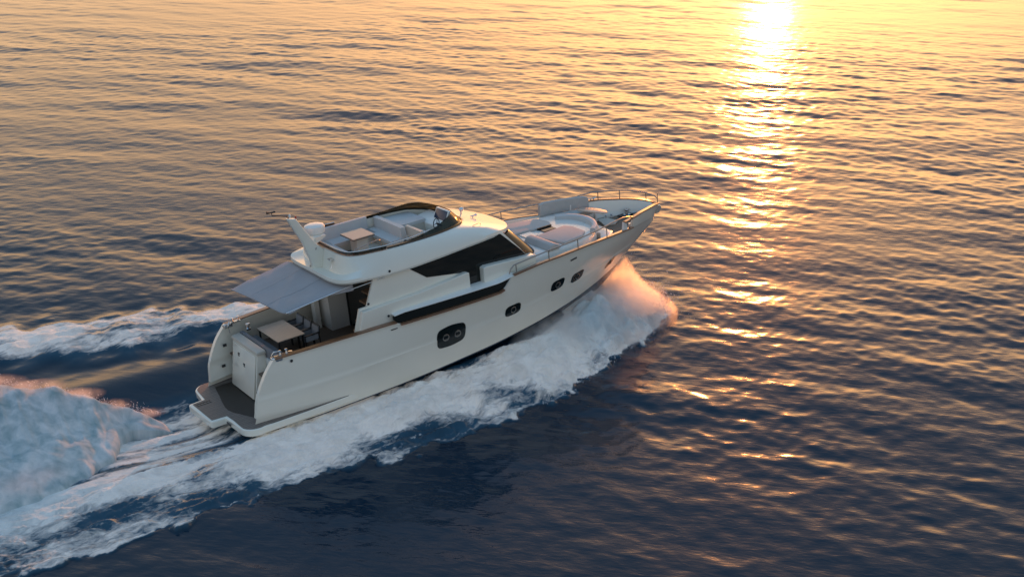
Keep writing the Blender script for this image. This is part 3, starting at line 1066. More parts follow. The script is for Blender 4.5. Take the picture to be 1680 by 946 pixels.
# dark base band of the windscreen
bd, _ = strip('windscreen_base', M['panel'], topd[:, 0] > 5.85, lambda p_: (.075, .02), th=.03, both_sides=True)
def gh(p_):
    return .15, -.01
_, rt_ = strip('coaming_glass', M['smokeclear'], topd[:, 0] <= 5.85, gh, both_sides=False, s=-1)
_, rt2 = strip('coaming_glass', M['smokeclear'], topd[:, 0] <= 5.85, gh, both_sides=False, s=1)
tube('coaming_rail', M['steel'], [tuple(t) for t in rt_] + [(6.8, -1.80, 4.98), (7.6, -1.72, 5.02)], .016)
tube('coaming_rail', M['steel'], [tuple(t) for t in rt2], .016)
tube('grab_rail', M['rail'], [(4.85, -1.35, 4.5), (4.85, -1.33, 4.83), (4.95, -1.28, 4.92), (5.95, -1.05, 4.96), (6.05, -1.03, 4.9), (6.08, -1.03, 4.5)], .02)

# flybridge furniture
U = box('flybridge_sofa', M['laminate'], 4.62, 5.25, -.55, 1.66, 3.98, 4.36, .03)
box('seat_cushion', M['cushionblue'], 4.62, 5.28, -.52, 1.66, 4.362, 4.48, .04, U, seg=3)
box('seat_base', M['laminate'], 5.25, 7.0, 1.05, 1.70, 3.98, 4.36, .03, U)
box('seat_cushion', M['cushionblue'], 5.22, 7.0, 1.02, 1.70, 4.362, 4.48, .04, U, seg=3)
box('backrest_cushion', M['cushionblue'], 4.70, 7.0, 1.66, 1.78, 4.42, 4.92, .04, U, seg=3)
box('backrest_cushion', M['cushionblue'], 4.54, 4.64, -.5, 1.66, 4.42, 4.86, .03, U, seg=3)
U2 = box('facing_sofa', M['laminate'], 6.88, 7.35, -.32, 1.66, 3.98, 4.36, .03)
box('seat_cushion', M['cushionblue'], 6.80, 7.32, -.35, 1.64, 4.362, 4.48, .04, U2, seg=3)
box('backrest_cushion', M['cushionblue'], 7.26, 7.44, -.30, 1.64, 4.4, 4.86, .05, U2, seg=3)
sb = box('flybridge_sunbed', M['laminate'], 7.44, 8.6, .30, 1.6, 3.98, 4.62, .04)
box('sunbed_cushion', M['cushionblue'], 7.44, 8.62, .28, 1.58, 4.622, 4.74, .05, sb, seg=3)
box('wet_bar', M['inner'], 7.44, 8.1, -.30, .26, 3.98, 4.52, .03)
hs = box('helm_seat', M['laminate'], 7.62, 8.12, -1.2, -.2, 3.98, 4.42, .04)
box('seat_cushion', M['cushionblue'], 7.60, 8.16, -1.22, -.18, 4.422, 4.54, .05, hs, seg=3)
box('backrest_cushion', M['laminate'], 7.52, 7.64, -1.22, -.18, 4.5, 4.86, .04, hs, seg=3)
hc = prism('helm_console', M['white'], [(8.62, 3.98), (8.55, 4.62), (8.72, 4.72), (9.2, 4.80), (9.3, 4.7), (9.3, 3.98)], 'y', -1.15, .95, .04, seg=3)
prism('screen_pod', M['white'], [(8.84, 4.72), (9.02, 5.10), (9.10, 5.10), (9.12, 4.72)], 'y', -.72, .12, .03, parent=hc)
prism('chart_screen', M['screen'], [(8.845, 4.77), (9.0, 5.08), (9.01, 5.075), (8.86, 4.765)], 'y', -.66, .06, .003, parent=hc)
bm = bmesh.new()
for k in range(24):
    pass
ringp = []
wc = Vector((8.46, -.72, 4.80))
for k in range(25):
    a = 2 * math.pi * k / 24
    ringp.append(wc + Vector((.06 * math.sin(a) * 1.0, .18 * math.cos(a), .17 * math.sin(a))))
add_tube(bm, ringp, .016, 8, cap=False)
for a in (90, 210, 330):
    add_tube(bm, [wc + Vector((.02, 0, 0)), wc + Vector((.06 * math.sin(R(a)), .17 * math.cos(R(a)), .16 * math.sin(R(a))))], .012, 6)
add_tube(bm, [wc + Vector((.02, 0, 0)), wc + Vector((.2, 0, -.12))], .035, 8)
bm_obj('steering_wheel', bm, M['black'], hc)
ftb = box('flybridge_table', M['table'], 5.58, 6.42, .06, 1.0, 4.76, 4.80, .012)
box('tabletop_edge', M['black'], 5.575, 6.425, .055, 1.005, 4.742, 4.768, .004, ftb)
box('table_pedestal', M['laminate'], 5.78, 6.22, .22, .72, 3.98, 4.745, .04, ftb)
box('stool', M['cushionblue'], 5.0, 5.4, -1.15, -.75, 3.98, 4.42, .05, seg=3)

# brow fittings
bm = bmesh.new()
add_tube(bm, [(10.15, .35, 4.48), (10.15, .35, 4.62)], .03)
add_lathe(bm, [(.05, 0), (.075, .03), (.08, .12), (.06, .16)], (10.1, .35, 4.66), 14, 'x')
bm_obj('searchlight', bm, M['steel'], yacht)
bm = bmesh.new()
add_tube(bm, [(10.3, -.2, 4.43), (10.3, -.2, 4.50)], .02)
add_lathe(bm, [(.02, 0), (.025, .15), (.05, .25)], (10.2, -.2, 4.5), 12, 'x')
bm_obj('horn', bm, M['steel'], yacht)
tube('navigation_light', M['red'], [(9.55, .95, 4.66), (9.57, .97, 4.78)], .03)
tube('brow_rail', M['rail'], [(9.35, -1.62, 4.60), (9.4, -1.62, 4.68), (9.75, -1.5, 4.66), (9.78, -1.5, 4.58)], .012)
lathe('fuel_fitting', M['dark'], [(.045, 0), (.04, .015), (.02, .018)], (5.65, -2.185, 4.2), 12, 'y')

# mast fin, antenna arm, radome
mast = prism('mast', M['gel'], [(3.25, 6.18), (3.41, 5.8), (3.66, 5.28), (3.86, 4.6), (3.92, 4.22), (4.5, 4.22), (4.36, 4.86), (4.14, 5.11), (3.86, 5.58), (3.57, 6.10)], 'y', -.09, .09, .035, seg=3)
bm = bmesh.new()
add_tube(bm, [(3.34, 0, 6.16), (3.30, 0, 6.24), (2.80, 0, 6.40)], .016)
add_tube(bm, [(2.80, 0, 6.38), (2.78, 0, 6.52)], .012)
add_tube(bm, [(2.62, 0, 6.53), (2.74, 0, 6.50), (2.92, 0, 6.5)], [.045, .02, .03])
bm_obj('wind_vane', bm, M['black'], mast)
lathe('masthead_light', M['white'], [(.035, 0), (.04, .02), (.04, .1), (.02, .13)], (3.40, 0, 6.16), 12, parent=mast)
lathe('anchor_light', M['red'], [(.025, 0), (.03, .02), (.02, .08)], (3.60, 0, 6.1), 10, parent=mast)
rd = lathe('radome', M['white'], [(.30, 0), (.345, .02), (.36, .06), (.355, .21), (.335, .26), (.27, .29), (.12, .303), (.02, .305)], (4.46, .58, 5.24), 32)
bm = bmesh.new()
add_prism(bm, [(4.02, 5.0), (4.16, 5.0), (4.6, 5.2), (4.6, 5.25), (4.2, 5.25)], 'y', .05, .68)
bevel_all(bm, .02)
bm_obj('radome_bracket', bm, M['gel'], rd)
tube('mast_stay', M['rail'], [(4.12, -.1, 4.95), (3.86, .18, 4.16)], .018)
bm = bmesh.new()
add_tube(bm, [(4.38, -.72, 4.66), (4.33, -.74, 4.5), (4.24, -.75, 4.3)], .03)
add_box(bm, 4.2, 4.42, -.86, -.66, 4.64, 4.68)
bm_obj('shower_fitting', bm, M['steel'], yacht)

# awning over the cockpit, its valance and struts
def awn_pt(a, b):
    y0, y1 = 1.85 + (2.0 - 1.85) * a, -1.72 - .12 * a
    y = y0 + (y1 - y0) * b
    x_aft = 1.66 + .28 * b + .22 * max(0, (b - .92) / .08) ** 2
    x_fwd = 3.90 + .06 * b + .45 * max(0, (b - .55) / .45) ** 2
    x = x_aft + (x_fwd - x_aft) * a
    z = 3.74 + (4.06 - 3.74) * a - .10 * math.sin(math.pi * a) * (1 - abs(2 * b - 1) ** 2) * .6
    z -= .05 * max(0, (b - .9) / .1) ** 2 + .04 * max(0, (.08 - b) / .08)
    z -= .05 * (1 - a) ** 4
    # diagonal tension folds
    z += .03 * math.exp(-((b * .95 + a * .55 - .80) / .05) ** 2) + .02 * math.cos((b * 1.15 - a * .6) * 7.0) * a * (1 - a) * 3 + .006 * math.cos((b + a) * 21)
    z += .018 * math.exp(-((b - .36) / .02) ** 2)
    return (x, y, z)


bm = bmesh.new()
nu, nv = 30, 34
rows = [[bm.verts.new(awn_pt(i / nu, j / nv)) for j in range(nv + 1)] for i in range(nu + 1)]
grid_faces(bm, rows)
ext = bmesh.ops.extrude_face_region(bm, geom=list(bm.faces))
for v in [g for g in ext['geom'] if isinstance(g, bmesh.types.BMVert)]:
    v.co.z -= .02
awn = bm_obj('awning', bm, M['canvas'], yacht, 60)
bm = bmesh.new()
for i in range(nu):
    pass
vp = []
for i in range(12):
    a = .55 + .45 * i / 11
    b = 1.0
    x_aft = 1.66 + .28 + .22
    x = x_aft + (3.96 + .45 - x_aft) * a
    z = 3.74 + .32 * a - .05
    vp.append((x, -1.72 - .12 * a - .003, z))
rows = [[bm.verts.new(p_) for p_ in vp], [bm.verts.new((p_[0] + .01, p_[1] - .01, p_[2] - .22 * (i / 11))) for i, p_ in enumerate(vp)]]
grid_faces(bm, rows)
bm_obj('valance', bm, M['canvas'], awn, 0)
for bb in (.34, .68):
    tube('seam', M['canvas'], [(p_[0], p_[1], p_[2] + .004) for p_ in (awn_pt(k / 16, bb) for k in range(17))], .009, 5, parent=awn)
tube('hem_tube', M['canvas'], [(1.67, 1.86, 3.66), (1.80, .3, 3.70), (1.93, -1.4, 3.685), (2.02, -1.62, 3.66)], .03, parent=awn)
for s in (-1, 1):
    tube('awning_strut', M['steel'], [(4.3, s * 1.86, 3.86), (5.5, s * 2.06, 4.0)], .02)
    tube('awning_pole', M['steel'], [(2.0, s * 1.76, 3.70), (4.3, s * 1.84, 3.97)], .018)

# ------------------------------------------------------------------ loose cockpit furniture (top-level things)
def thing(name, label, cat, x, y, z, rz=0, group=None):
    o = bpy.data.objects.new(name, None)
    COL.objects.link(o)
    o.matrix_world = BM @ Matrix.Translation((x, y, z)) @ Matrix.Rotation(rz, 4, 'Z')
    o['label'] = label
    o['category'] = cat
    if group:
        o['group'] = group
    return o


tbl = thing('dining_table', 'pale oak dining table on black legs in the yacht cockpit', 'table', 2.70, .70, 1.402)
box('tabletop', M['table'], -.50, .50, -.86, .86, .715, .745, .012, tbl)
box('table_frame', M['black'], -.49, .49, -.85, .85, .685, .713, .006, tbl)
for sx in (-1, 1):
    for sy in (-1, 1):
        bm = bmesh.new()
        add_box(bm, sx * .44 - .025, sx * .44 + .025, sy * .78 - .025, sy * .78 + .025, 0.0, .685)
        bevel_all(bm, .005, 1)
        bm_obj('leg', bm, M['black'], tbl)


def make_chair(label, x, y):
    c = thing('deck_chair', label, 'chair', x, y, 1.402, 0, 'armchairs along the cockpit table')
    # chair faces aft (-x); width along y
    box('seat', M['mesh'], -.24, .24, -.24, .24, .42, .455, .012, c)
    bm = bmesh.new()
    add_prism(bm, [(.20, .46), (.24, .46), (.33, .84), (.29, .85)], 'y', -.23, .23)
    bevel_all(bm, .008)
    bm_obj('backrest', bm, M['mesh'], c)
    for sy in (-1, 1):
        bm = bmesh.new()
        add_box(bm, -.27, .30, sy * .265 - .03, sy * .265 + .03, .64, .675)
        bm_obj('armrest', bm, M['black'], c)
        bm = bmesh.new()
        add_box(bm, -.22, .24, sy * .262 - .006, sy * .262 + .006, .45, .635)
        bm_obj('side_panel', bm, M['mesh'], c)
        for sx, lean in ((-.25, 0), (.26, .05)):
            bm = bmesh.new()
            add_tube(bm, [(sx + lean, sy * .265, 0), (sx, sy * .265, .65)], .022, 6)
            bm_obj('leg', bm, M['black'], c)
        bm = bmesh.new()
        add_tube(bm, [(.24, sy * .25, .40), (.34, sy * .25, .87)], .016, 6)
        bm_obj('back_post', bm, M['black'], c)
    bm = bmesh.new()
    add_tube(bm, [(.34, -.25, .87), (.34, .25, .87)], .014, 6)
    bm_obj('top_rail', bm, M['black'], c)
    return c


def copy_tree(o, parent=None):
    c = o.copy()
    COL.objects.link(c)
    if parent is not None:
        c.parent = parent
    for ch in o.children:
        copy_tree(ch, c)
    return c


chair = make_chair('black framed armchair with grey mesh, nearest the yacht starboard rail', 3.40, .02)
for y, lab in ((.62, 'black framed armchair with grey mesh, middle one of three beside the table'),
               (1.22, 'black framed armchair with grey mesh, farthest from the viewer beside the table')):
    c = copy_tree(chair)
    c.matrix_world = BM @ Matrix.Translation((3.40, y, 1.402))
    c['label'] = lab

SEA_BUMP, SEA_ROUGH, SEA_SLOPE, SPRAY_D, CLOUD_D = 0.035, 0.10, 0.080, 10.0, 2.4
# ------------------------------------------------------------------ sea with wake
cyaw, syaw = math.cos(R(YAW)), math.sin(R(YAW))


def to_wake(x, y):
    dx, dy = x - BOAT.x, y - BOAT.y
    return dx * cyaw + dy * syaw, -dx * syaw + dy * cyaw


def from_wake(u, v):
    return BOAT.x + u * cyaw - v * syaw, BOAT.y + u * syaw + v * cyaw


def sstep(a, b, x):
    t = np.clip((x - a) / (b - a), 0, 1)
    return t * t * (3 - 2 * t)


class Fbm:
    """cheap band-limited noise: sum of random sinusoids, about -1..1."""
    def __init__(self, seed, lam0, lam1, n, su=1.0, sv=1.0):
        r = np.random.default_rng(seed)
        self.k = 2 * np.pi / np.exp(r.uniform(np.log(lam0), np.log(lam1), n))
        self.a = r.uniform(0, 2 * np.pi, n)
        self.p = r.uniform(0, 2 * np.pi, n)
        self.w = (1 / self.k) ** 0.6
        self.w /= np.sqrt((self.w ** 2).sum() / 2) * 1.6
        self.su, self.sv = su, sv

    def __call__(self, u, v):
        out = np.zeros_like(u)
        for k, a, p, w in zip(self.k, self.a, self.p, self.w):
            out += w * np.sin(k * (u / self.su * np.cos(a) + v / self.sv * np.sin(a)) + p)
        return out


edge_n = Fbm(3, .8, 5, 14)
lump_n = Fbm(4, .35, 1.8, 26, su=1.5)
fine_n = Fbm(5, .14, .5, 26, su=1.4)
edge2 = Fbm(9, .22, .8, 18)
bill1 = Fbm(10, .9, 2.4, 10, su=2.4); bill2 = Fbm(11, .4, .9, 12, su=2.0); bill3 = Fbm(12, .18, .4, 14)
big_n = Fbm(6, 1.5, 6, 14, su=2.0)


def wake(u, v):
    """height added to the sea, foam cover 0..1, and how much the open-sea waves survive."""
    H = np.zeros_like(u); F = np.zeros_like(u); K = np.ones_like(u)
    en = edge_n(u, v)
    # half breadth of the hull at the water
    hb = np.interp(u, [-1, 0, 8, 11, 13, 15, 16.5, 17.3], [2.1, 2.15, 2.2, 2.0, 1.6, 1.0, .45, .0])
    # ---- starboard side wash (v < 0)
    vo = np.interp(u, [-40, -12, -8.5, -5, -1, 2.3, 6, 8, 10.4, 12.6, 15, 16.6, 17.8, 19.0], [8, 5.6, 5.2, 5.3, 5.3, 5.4, 5.3, 5.5, 5.2, 4.3, 3.5, 3.0, 2.2, .6])
    vo = vo + (.34 * en + .13 * edge2(u, v)) * np.interp(u, [-10, 8, 16], [1, 1, .7])
    w = -v
    inside = (v < 0.6) & (u < 19)
    s = (w - hb) / np.maximum(vo - hb, .2)
    A = np.interp(u, [-40, -8, 0, 4, 8, 11, 13, 15, 16.6, 17.6, 18.8], [.05, .14, .24, .42, .68, .96, 1.18, 1.36, 1.2, .7, 0])
    prof = np.where(s < .2, .92 + .08 * sstep(-.05, .2, s), 1 - sstep(.2, 1.02, s) ** .9)
    prof = np.where(s < -.3, .5, prof)
    foot = 1 - sstep(.96, 1.06, s)
    side = np.where(inside, prof * foot, 0) * sstep(19.2, 17.8, u)
    H += A * side
    # sharp little lip at the outer edge
    lip = np.exp(-((s - .945) / .022) ** 2) * np.where(inside, 1, 0) * sstep(18.5, 16, u)
    H += .03 * lip
    fin = np.interp(u, [-30, -6, 0, 4, 9, 11.5, 13, 14], [.10, .0, -.12, -.10, -.04, .02, -.05, -.6])      # inner dark gap
    cov = sstep(-.06, .10, s - fin) * (1 - sstep(.95, 1.02, s))
    thin = np.interp(s, [0, .2, .45, .7, .88, 1.0], [.62, .78, .66, .48, .38, .48])
    thin = thin + .32 * np.interp(u, [-8, 2, 10, 15], [-.12, .0, .3, .8])
    dens = np.where(inside, cov * np.clip(thin + .22 * big_n(u, v), 0, 1), 0) * sstep(19.3, 18.2, u)
    F = np.maximum(F, dens)
    F = np.maximum(F, .50 * lip * np.clip(.6 + .6 * edge2(u * .7, v), 0, 1) * sstep(-40, -6, u))
    lump = np.where(inside, cov, 0)
    billow = .17 * np.abs(bill1(u, v)) + .09 * np.abs(bill2(u, v)) + .03 * np.abs(bill3(u, v)) - .11
    H += lump * billow * np.interp(u, [-20, 0, 10, 15], [.6, .8, 1.2, 1.6]) * (1 - .55 * lip)
    K = np.minimum(K, 1 - .75 * np.where(inside, sstep(1.05, .9, s), 0))
    # ---- port side: wave thrown wider, foam crest away from the hull
    vi = np.interp(u, [-40, -10, -5, -1, 3, 8, 12, 15, 17], [20, 9.6, 7.9, 6.6, 5.5, 3.8, 2.8, 1.6, .4])
    vp = np.interp(u, [-40, -10, -4, 0, 3, 8, 12, 15, 18], [30, 15.0, 12.5, 11.2, 10.0, 7.6, 5.6, 4.0, 1.2])
    vp = vp + .5 * en
    vi = vi + .35 * edge_n(u + 40, v)
    sp = (v - vi) / np.maximum(vp - vi, .3)
    inp = (v > 0) & (u < 18.4)
    covp = sstep(-.12, .35, sp) * (1 - sstep(.80, 1.04, sp))
    densp = np.where(inp, covp * np.clip(.60 + .22 * big_n(u, v) + .10 * np.interp(u, [0, 8, 15], [0, .6, 2.5]), 0, 1), 0)
    F = np.maximum(F, densp)
    hp = np.where(inp, np.exp(-((sp - .40) / .38) ** 2), 0)
    H += hp * np.interp(u, [-40, -5, 3, 10, 15, 18], [.1, .42, .5, .8, 1.1, .2])
    H += np.where(inp, covp, 0) * (.06 * lump_n(u, v) + .015 * fine_n(u, v))
    K = np.minimum(K, 1 - .6 * np.where(inp & (sp < 1), 1, 0) * sstep(1.0, .8, sp))
    # ---- hollow behind the transom with drawn-out streaks
    tr = np.exp(-((v - .2) / 2.1) ** 4) * sstep(1.5, -.8, u) * sstep(-16, -5, u)
    H -= .38 * tr * np.exp(-((u + 1.2) / 2.6) ** 2)
    streak = Fbm(8, .25, 1.4, 18, su=9.0)(u, v)
    H += tr * .035 * streak
    F = np.maximum(F, tr * np.clip(.60 + .20 * streak, 0, 1))
    mid_ = sstep(-.6, -2.5, u) * np.exp(-((v + 1.6) / 1.5) ** 2) * sstep(-30, -8, u)
    F = np.maximum(F, mid_ * np.clip(.56 + .22 * streak + .15 * big_n(u, v), 0, 1))
    K = np.minimum(K, 1 - .8 * np.maximum(tr, mid_))
    # smooth dark shoulder between the transom and the port crest
    sh = np.exp(-((v - 4.4) / 1.7) ** 2) * sstep(6, 2, u) * sstep(-18, -6, u)
    H += .20 * sh * np.sin((v - 3.0) * .9)
    K = np.minimum(K, 1 - .8 * sh)
    return H, F, K


def open_sea(x, y, dr):
    """Directional sum of sinusoids, sharpened sideways (Gerstner). Returns dx, dy, dz."""
    r = np.random.default_rng(21)
    n = 96
    lam = np.exp(r.uniform(np.log(.42), np.log(15), n))
    ang = R(-101) + r.normal(0, 1, n) * np.radians(np.interp(np.log(lam), np.log([.5, 1.2, 2.5, 15]), [55, 44, 24, 18]))
    k = 2 * np.pi / lam
    slope = np.interp(np.log(lam), np.log([.42, .8, 1.6, 3.2, 6, 15]), [1.0, 1.25, 1.15, .8, .55, .3])
    slope = slope / np.sqrt((slope ** 2).sum() / 2) * SEA_SLOPE
    a = slope / k
    ph = r.uniform(0, 2 * np.pi, n)
    slope = slope
    dx = np.zeros_like(x); dy = np.zeros_like(x); dz = np.zeros_like(x)
    # slow patchiness, so that gusts and calmer lanes show
    gust = np.interp(np.hypot(x, y), [30, 42, 60, 90, 160, 400], [.62, .72, .80, .74, .52, .42]) * (1 + .45 * Fbm(31, 7, 60, 18, su=1.6)(x, y))
    for kk, aa, an, p, l in zip(k, a, ang, ph, lam):
        wgt = np.clip((l / dr - 2.2) / 2.0, 0, 1)
        th = kk * (x * np.cos(an) + y * np.sin(an)) + p
        s_ = np.sin(th); c_ = np.cos(th)
        dz += wgt * aa * s_
        dx += wgt * aa * .75 * c_ * np.cos(an)
        dy += wgt * aa * .75 * c_ * np.sin(an)
    return dx * gust, dy * gust, dz * gust



# rings round the point under the viewpoint, fine where the picture looks, coarse elsewhere
rad = [0.5, 4, 9, 14, 18, 21, 23]
r_ = 24.0
while r_ < 120:
    rad.append(r_); r_ *= 1.0018
while r_ < 320:
    rad.append(r_); r_ *= 1.0024
while r_ < 45000:
    rad.append(r_); r_ *= 1.03
rad = np.array(rad)
th_f = np.arange(R(-27), R(27), .00112)
th_c1 = np.arange(R(27), R(60), .012)
th_c2 = np.arange(R(60), R(300), .05)
th_c3 = np.arange(R(300), R(333), .012)
th = np.concatenate([th_f, th_c1, th_c2, th_c3])
th = np.concatenate([th])
RR, TT = np.meshgrid(rad, th, indexing='ij')
X0 = (RR * np.sin(TT)).ravel(); Y0 = (RR * np.cos(TT)).ravel()
DR = np.gradient(rad)[:, None] * np.ones_like(TT)
DT = RR * np.abs(np.gradient(th))[None, :]
DRv = np.maximum(DR, DT * .8).ravel()
U0, V0 = to_wake(X0, Y0)
near = (np.abs(U0) < 60) & (np.abs(V0) < 45)
Hw = np.zeros_like(X0); Fw = np.zeros_like(X0); Kw = np.ones_like(X0)
Hw[near], Fw[near], Kw[near] = wake(U0[near], V0[near])
dx, dy, dz = open_sea(X0, Y0, DRv)
fade = np.clip(1 - (RR.ravel() - 3000) / 6000, 0, 1)
X1 = X0 + dx * Kw * fade; Y1 = Y0 + dy * Kw * fade; Z1 = dz * Kw * fade + Hw
nr, nth = len(rad), len(th)
me = bpy.data.meshes.new('sea')
co = np.stack([X1, Y1, Z1], 1)
i0 = np.arange((nr - 1) * nth).reshape(nr - 1, nth)
i1 = np.roll(i0, -1, axis=1)
quads = np.stack([i0, i0 + nth, i1 + nth, i1], -1).reshape(-1, 4)
me.vertices.add(len(co)); me.vertices.foreach_set('co', co.ravel())
me.loops.add(quads.size); me.loops.foreach_set('vertex_index', quads.ravel().astype(np.int32))
me.polygons.add(len(quads))
me.polygons.foreach_set('loop_start', np.arange(0, quads.size, 4, dtype=np.int32))
me.polygons.foreach_set('loop_total', np.full(len(quads), 4, dtype=np.int32))
me.update(calc_edges=True)
me.polygons.foreach_set('use_smooth', np.ones(len(quads), dtype=bool))
at = me.attributes.new('foam', 'FLOAT', 'POINT'); at.data.foreach_set('value', Fw.astype(np.float32))
at = me.attributes.new('wake_co', 'FLOAT_VECTOR', 'POINT')
at.data.foreach_set('vector', np.stack([U0, V0, np.zeros_like(U0)], 1).astype(np.float32).ravel())
at = me.attributes.new('calm', 'FLOAT', 'POINT'); at.data.foreach_set('value', (1 - Kw).astype(np.float32))


def N(t, kind, **kw):
    n = t.nodes.new(kind)
    for k, v in kw.items():
        setattr(n, k, v)
    return n


def math_n(t, op, a, b=None, c=None):
    n = t.nodes.new('ShaderNodeMath'); n.operation = op
    for i, v in enumerate((a, b, c)):
        if v is None:
            continue
        if isinstance(v, (int, float)):
            n.inputs[i].default_value = v
        else:
            t.links.new(v, n.inputs[i])
    return n.outputs[0]


def noise(t, vec, scale, detail=5, rough=.55, dist=0.0):
    n = t.nodes.new('ShaderNodeTexNoise')
    n.inputs['Scale'].default_value = scale
    n.inputs['Detail'].default_value = detail
    n.inputs['Roughness'].default_value = rough
    n.inputs['Distortion'].default_value = dist
    t.links.new(vec, n.inputs['Vector'])
    return n.outputs['Fac']


def mapping(t, vec, scale):
    m_ = t.nodes.new('ShaderNodeMapping')
    m_.inputs['Scale'].default_value = scale
    t.links.new(vec, m_.inputs[0])
    return m_.outputs[0]


def foam_shader(t, normal=None):
    b = t.nodes.new('ShaderNodeBsdfPrincipled')
    pz = t.nodes.new('ShaderNodeNewGeometry').outputs['Position']
    fr = t.nodes.new('ShaderNodeValToRGB')
    fr.color_ramp.elements[0].position = .34; fr.color_ramp.elements[0].color = (.40, .58, .66, 1)
    fr.color_ramp.elements[1].position = .60; fr.color_ramp.elements[1].color = (.70, .86, .91, 1)
    t.links.new(noise(t, pz, 1.3, 7, .64, .8), fr.inputs[0])
    t.links.new(fr.outputs[0], b.inputs['Base Color'])
    b.inputs['Roughness'].default_value = .75
    b.inputs['Subsurface Weight'].default_value = 0.0
    b.inputs['Specular IOR Level'].default_value = .3
    if normal is not None:
        t.links.new(normal, b.inputs['Normal'])
    tr = t.nodes.new('ShaderNodeBsdfTranslucent')
    tr.inputs['Color'].default_value = (.75, .80, .83, 1)
    if normal is not None:
        t.links.new(normal, tr.inputs['Normal'])
    mx = t.nodes.new('ShaderNodeMixShader'); mx.inputs[0].default_value = .3
    t.links.new(b.outputs[0], mx.inputs[1]); t.links.new(tr.outputs[0], mx.inputs[2])
    return mx.outputs[0]


m, t, b = new_mat('sea_water')
out = t.nodes['Material Output']
geo = N(t, 'ShaderNodeNewGeometry')
wk = N(t, 'ShaderNodeAttribute', attribute_name='wake_co').outputs['Vector']
fo = N(t, 'ShaderNodeAttribute', attribute_name='foam').outputs['Fac']
ca = N(t, 'ShaderNodeAttribute', attribute_name='calm').outputs['Fac']
# ripples: two anisotropic noises
pos = geo.outputs['Position']
rot_ = N(t, 'ShaderNodeMapping')
rot_.inputs['Rotation'].default_value = (0, 0, R(SUN_AZ))
t.links.new(pos, rot_.inputs[0])
v1 = mapping(t, rot_.outputs[0], (.65, 1.6, 1.0))
pl = N(t, 'ShaderNodeVectorMath', operation='LENGTH'); t.links.new(pos, pl.inputs[0])
far_ = N(t, 'ShaderNodeMapRange')
far_.inputs['From Min'].default_value = 35; far_.inputs['From Max'].default_value = 190
far_.inputs['To Min'].default_value = .55; far_.inputs['To Max'].default_value = .35
t.links.new(pl.outputs['Value'], far_.inputs['Value'])
h = math_n(t, 'MULTIPLY', noise(t, v1, 1.7, 3, .5, .3), 1.0)
h2 = math_n(t, 'MULTIPLY', noise(t, v1, 5.0, 3, .5, .2), .28)
h = math_n(t, 'ADD', h, h2)
amp = math_n(t, 'SUBTRACT', 1.0, math_n(t, 'MULTIPLY', ca, .7))
h = math_n(t, 'MULTIPLY', math_n(t, 'MULTIPLY', h, amp), far_.outputs[0])
bp = N(t, 'ShaderNodeBump')
bp.inputs['Strength'].default_value = 1.0
bp.inputs['Distance'].default_value = SEA_BUMP
t.links.new(h, bp.inputs['Height'])
t.links.new(bp.outputs[0], b.inputs['Normal'])
b.inputs['IOR'].default_value = 1.333
b.inputs['Roughness'].default_value = SEA_ROUGH
# aerated water glows a little bluer where foam is about
ramp = N(t, 'ShaderNodeValToRGB')
e = ramp.color_ramp.elements
e[0].position = 0; e[0].color = (.005, .022, .042, 1)
e[1].position = .8; e[1].color = (.05, .13, .19, 1)
t.links.new(fo, ramp.inputs[0])
t.links.new(ramp.outputs[0], b.inputs['Base Color'])
# foam pattern
wv = mapping(t, wk, (.42, 1.0, 1.0))
big = noise(t, wv, .9, 3, .5, .6)
med = noise(t, wv, 2.6, 6, .62, 1.0)
fin = noise(t, wv, 9.0, 5, .6, .6)
pat = math_n(t, 'ADD', math_n(t, 'MULTIPLY', big, .30), math_n(t, 'ADD', math_n(t, 'MULTIPLY', med, .48), math_n(t, 'MULTIPLY', fin, .22)))
th_ = math_n(t, 'SUBTRACT', 1.0, fo)
lo_ = math_n(t, 'SUBTRACT', math_n(t, 'MULTIPLY_ADD', th_, .62, .20), .10)
d = math_n(t, 'DIVIDE', math_n(t, 'SUBTRACT', pat, lo_), .17)
dn = t.nodes.new('ShaderNodeClamp'); t.links.new(d, dn.inputs[0])
gate = math_n(t, 'MULTIPLY', dn.outputs[0], math_n(t, 'GREATER_THAN', fo, .02))
gate = math_n(t, 'MULTIPLY', gate, .95)
bf = N(t, 'ShaderNodeBump'); bf.inputs['Strength'].default_value = .9; bf.inputs['Distance'].default_value = .18
t.links.new(pat, bf.inputs['Height'])
fs = foam_shader(t, bf.outputs[0])
mx = N(t, 'ShaderNodeMixShader')
t.links.new(gate, mx.inputs[0]); t.links.new(b.outputs[0], mx.inputs[1]); t.links.new(fs, mx.inputs[2])
t.links.new(mx.outputs[0], out.inputs['Surface'])
sea = bpy.data.objects.new('sea', me)
COL.objects.link(sea)
me.materials.append(m)
sea['kind'] = 'structure'

# ------------------------------------------------------------------ stern plume (rooster tail)
PU = np.array([-1.2, -1.7, -2.9, -3.4, -3.9, -4.9, -6.2, -9, -13, -18])
PC = np.array([1.2, 1.3, 1.6, 1.75, 1.9, 2.3, 2.8, 3.5, 4.2, 5.0])
PZ = np.array([-.30, .16, .66, .92, 1.2, 1.6, 2.0, 2.35, 2.0, .6])
PB = np.array([.85, .8, .75, .45, -.5, -1.5, -2.0, -2.5, -2.6, -2.4])
nu_, nt_ = 420, 190
uu = np.linspace(-1.25, -17.5, nu_)
tt = np.linspace(-.55, 1.06, nt_)
UU, TTt = np.meshgrid(uu, tt, indexing='ij')
vc = np.interp(-UU, -PU, PC); vb = np.interp(-UU, -PU, PB); hc = np.interp(-UU, -PU, PZ)
vb = vb + .16 * Fbm(47, .5, 2.2, 14)(UU, UU * 0) * np.clip(hc, 0, 1)
ragged = Fbm(41, .5, 2.6, 16)(UU, TTt * 2.0)
hc = hc * (1 + .06 * ragged)
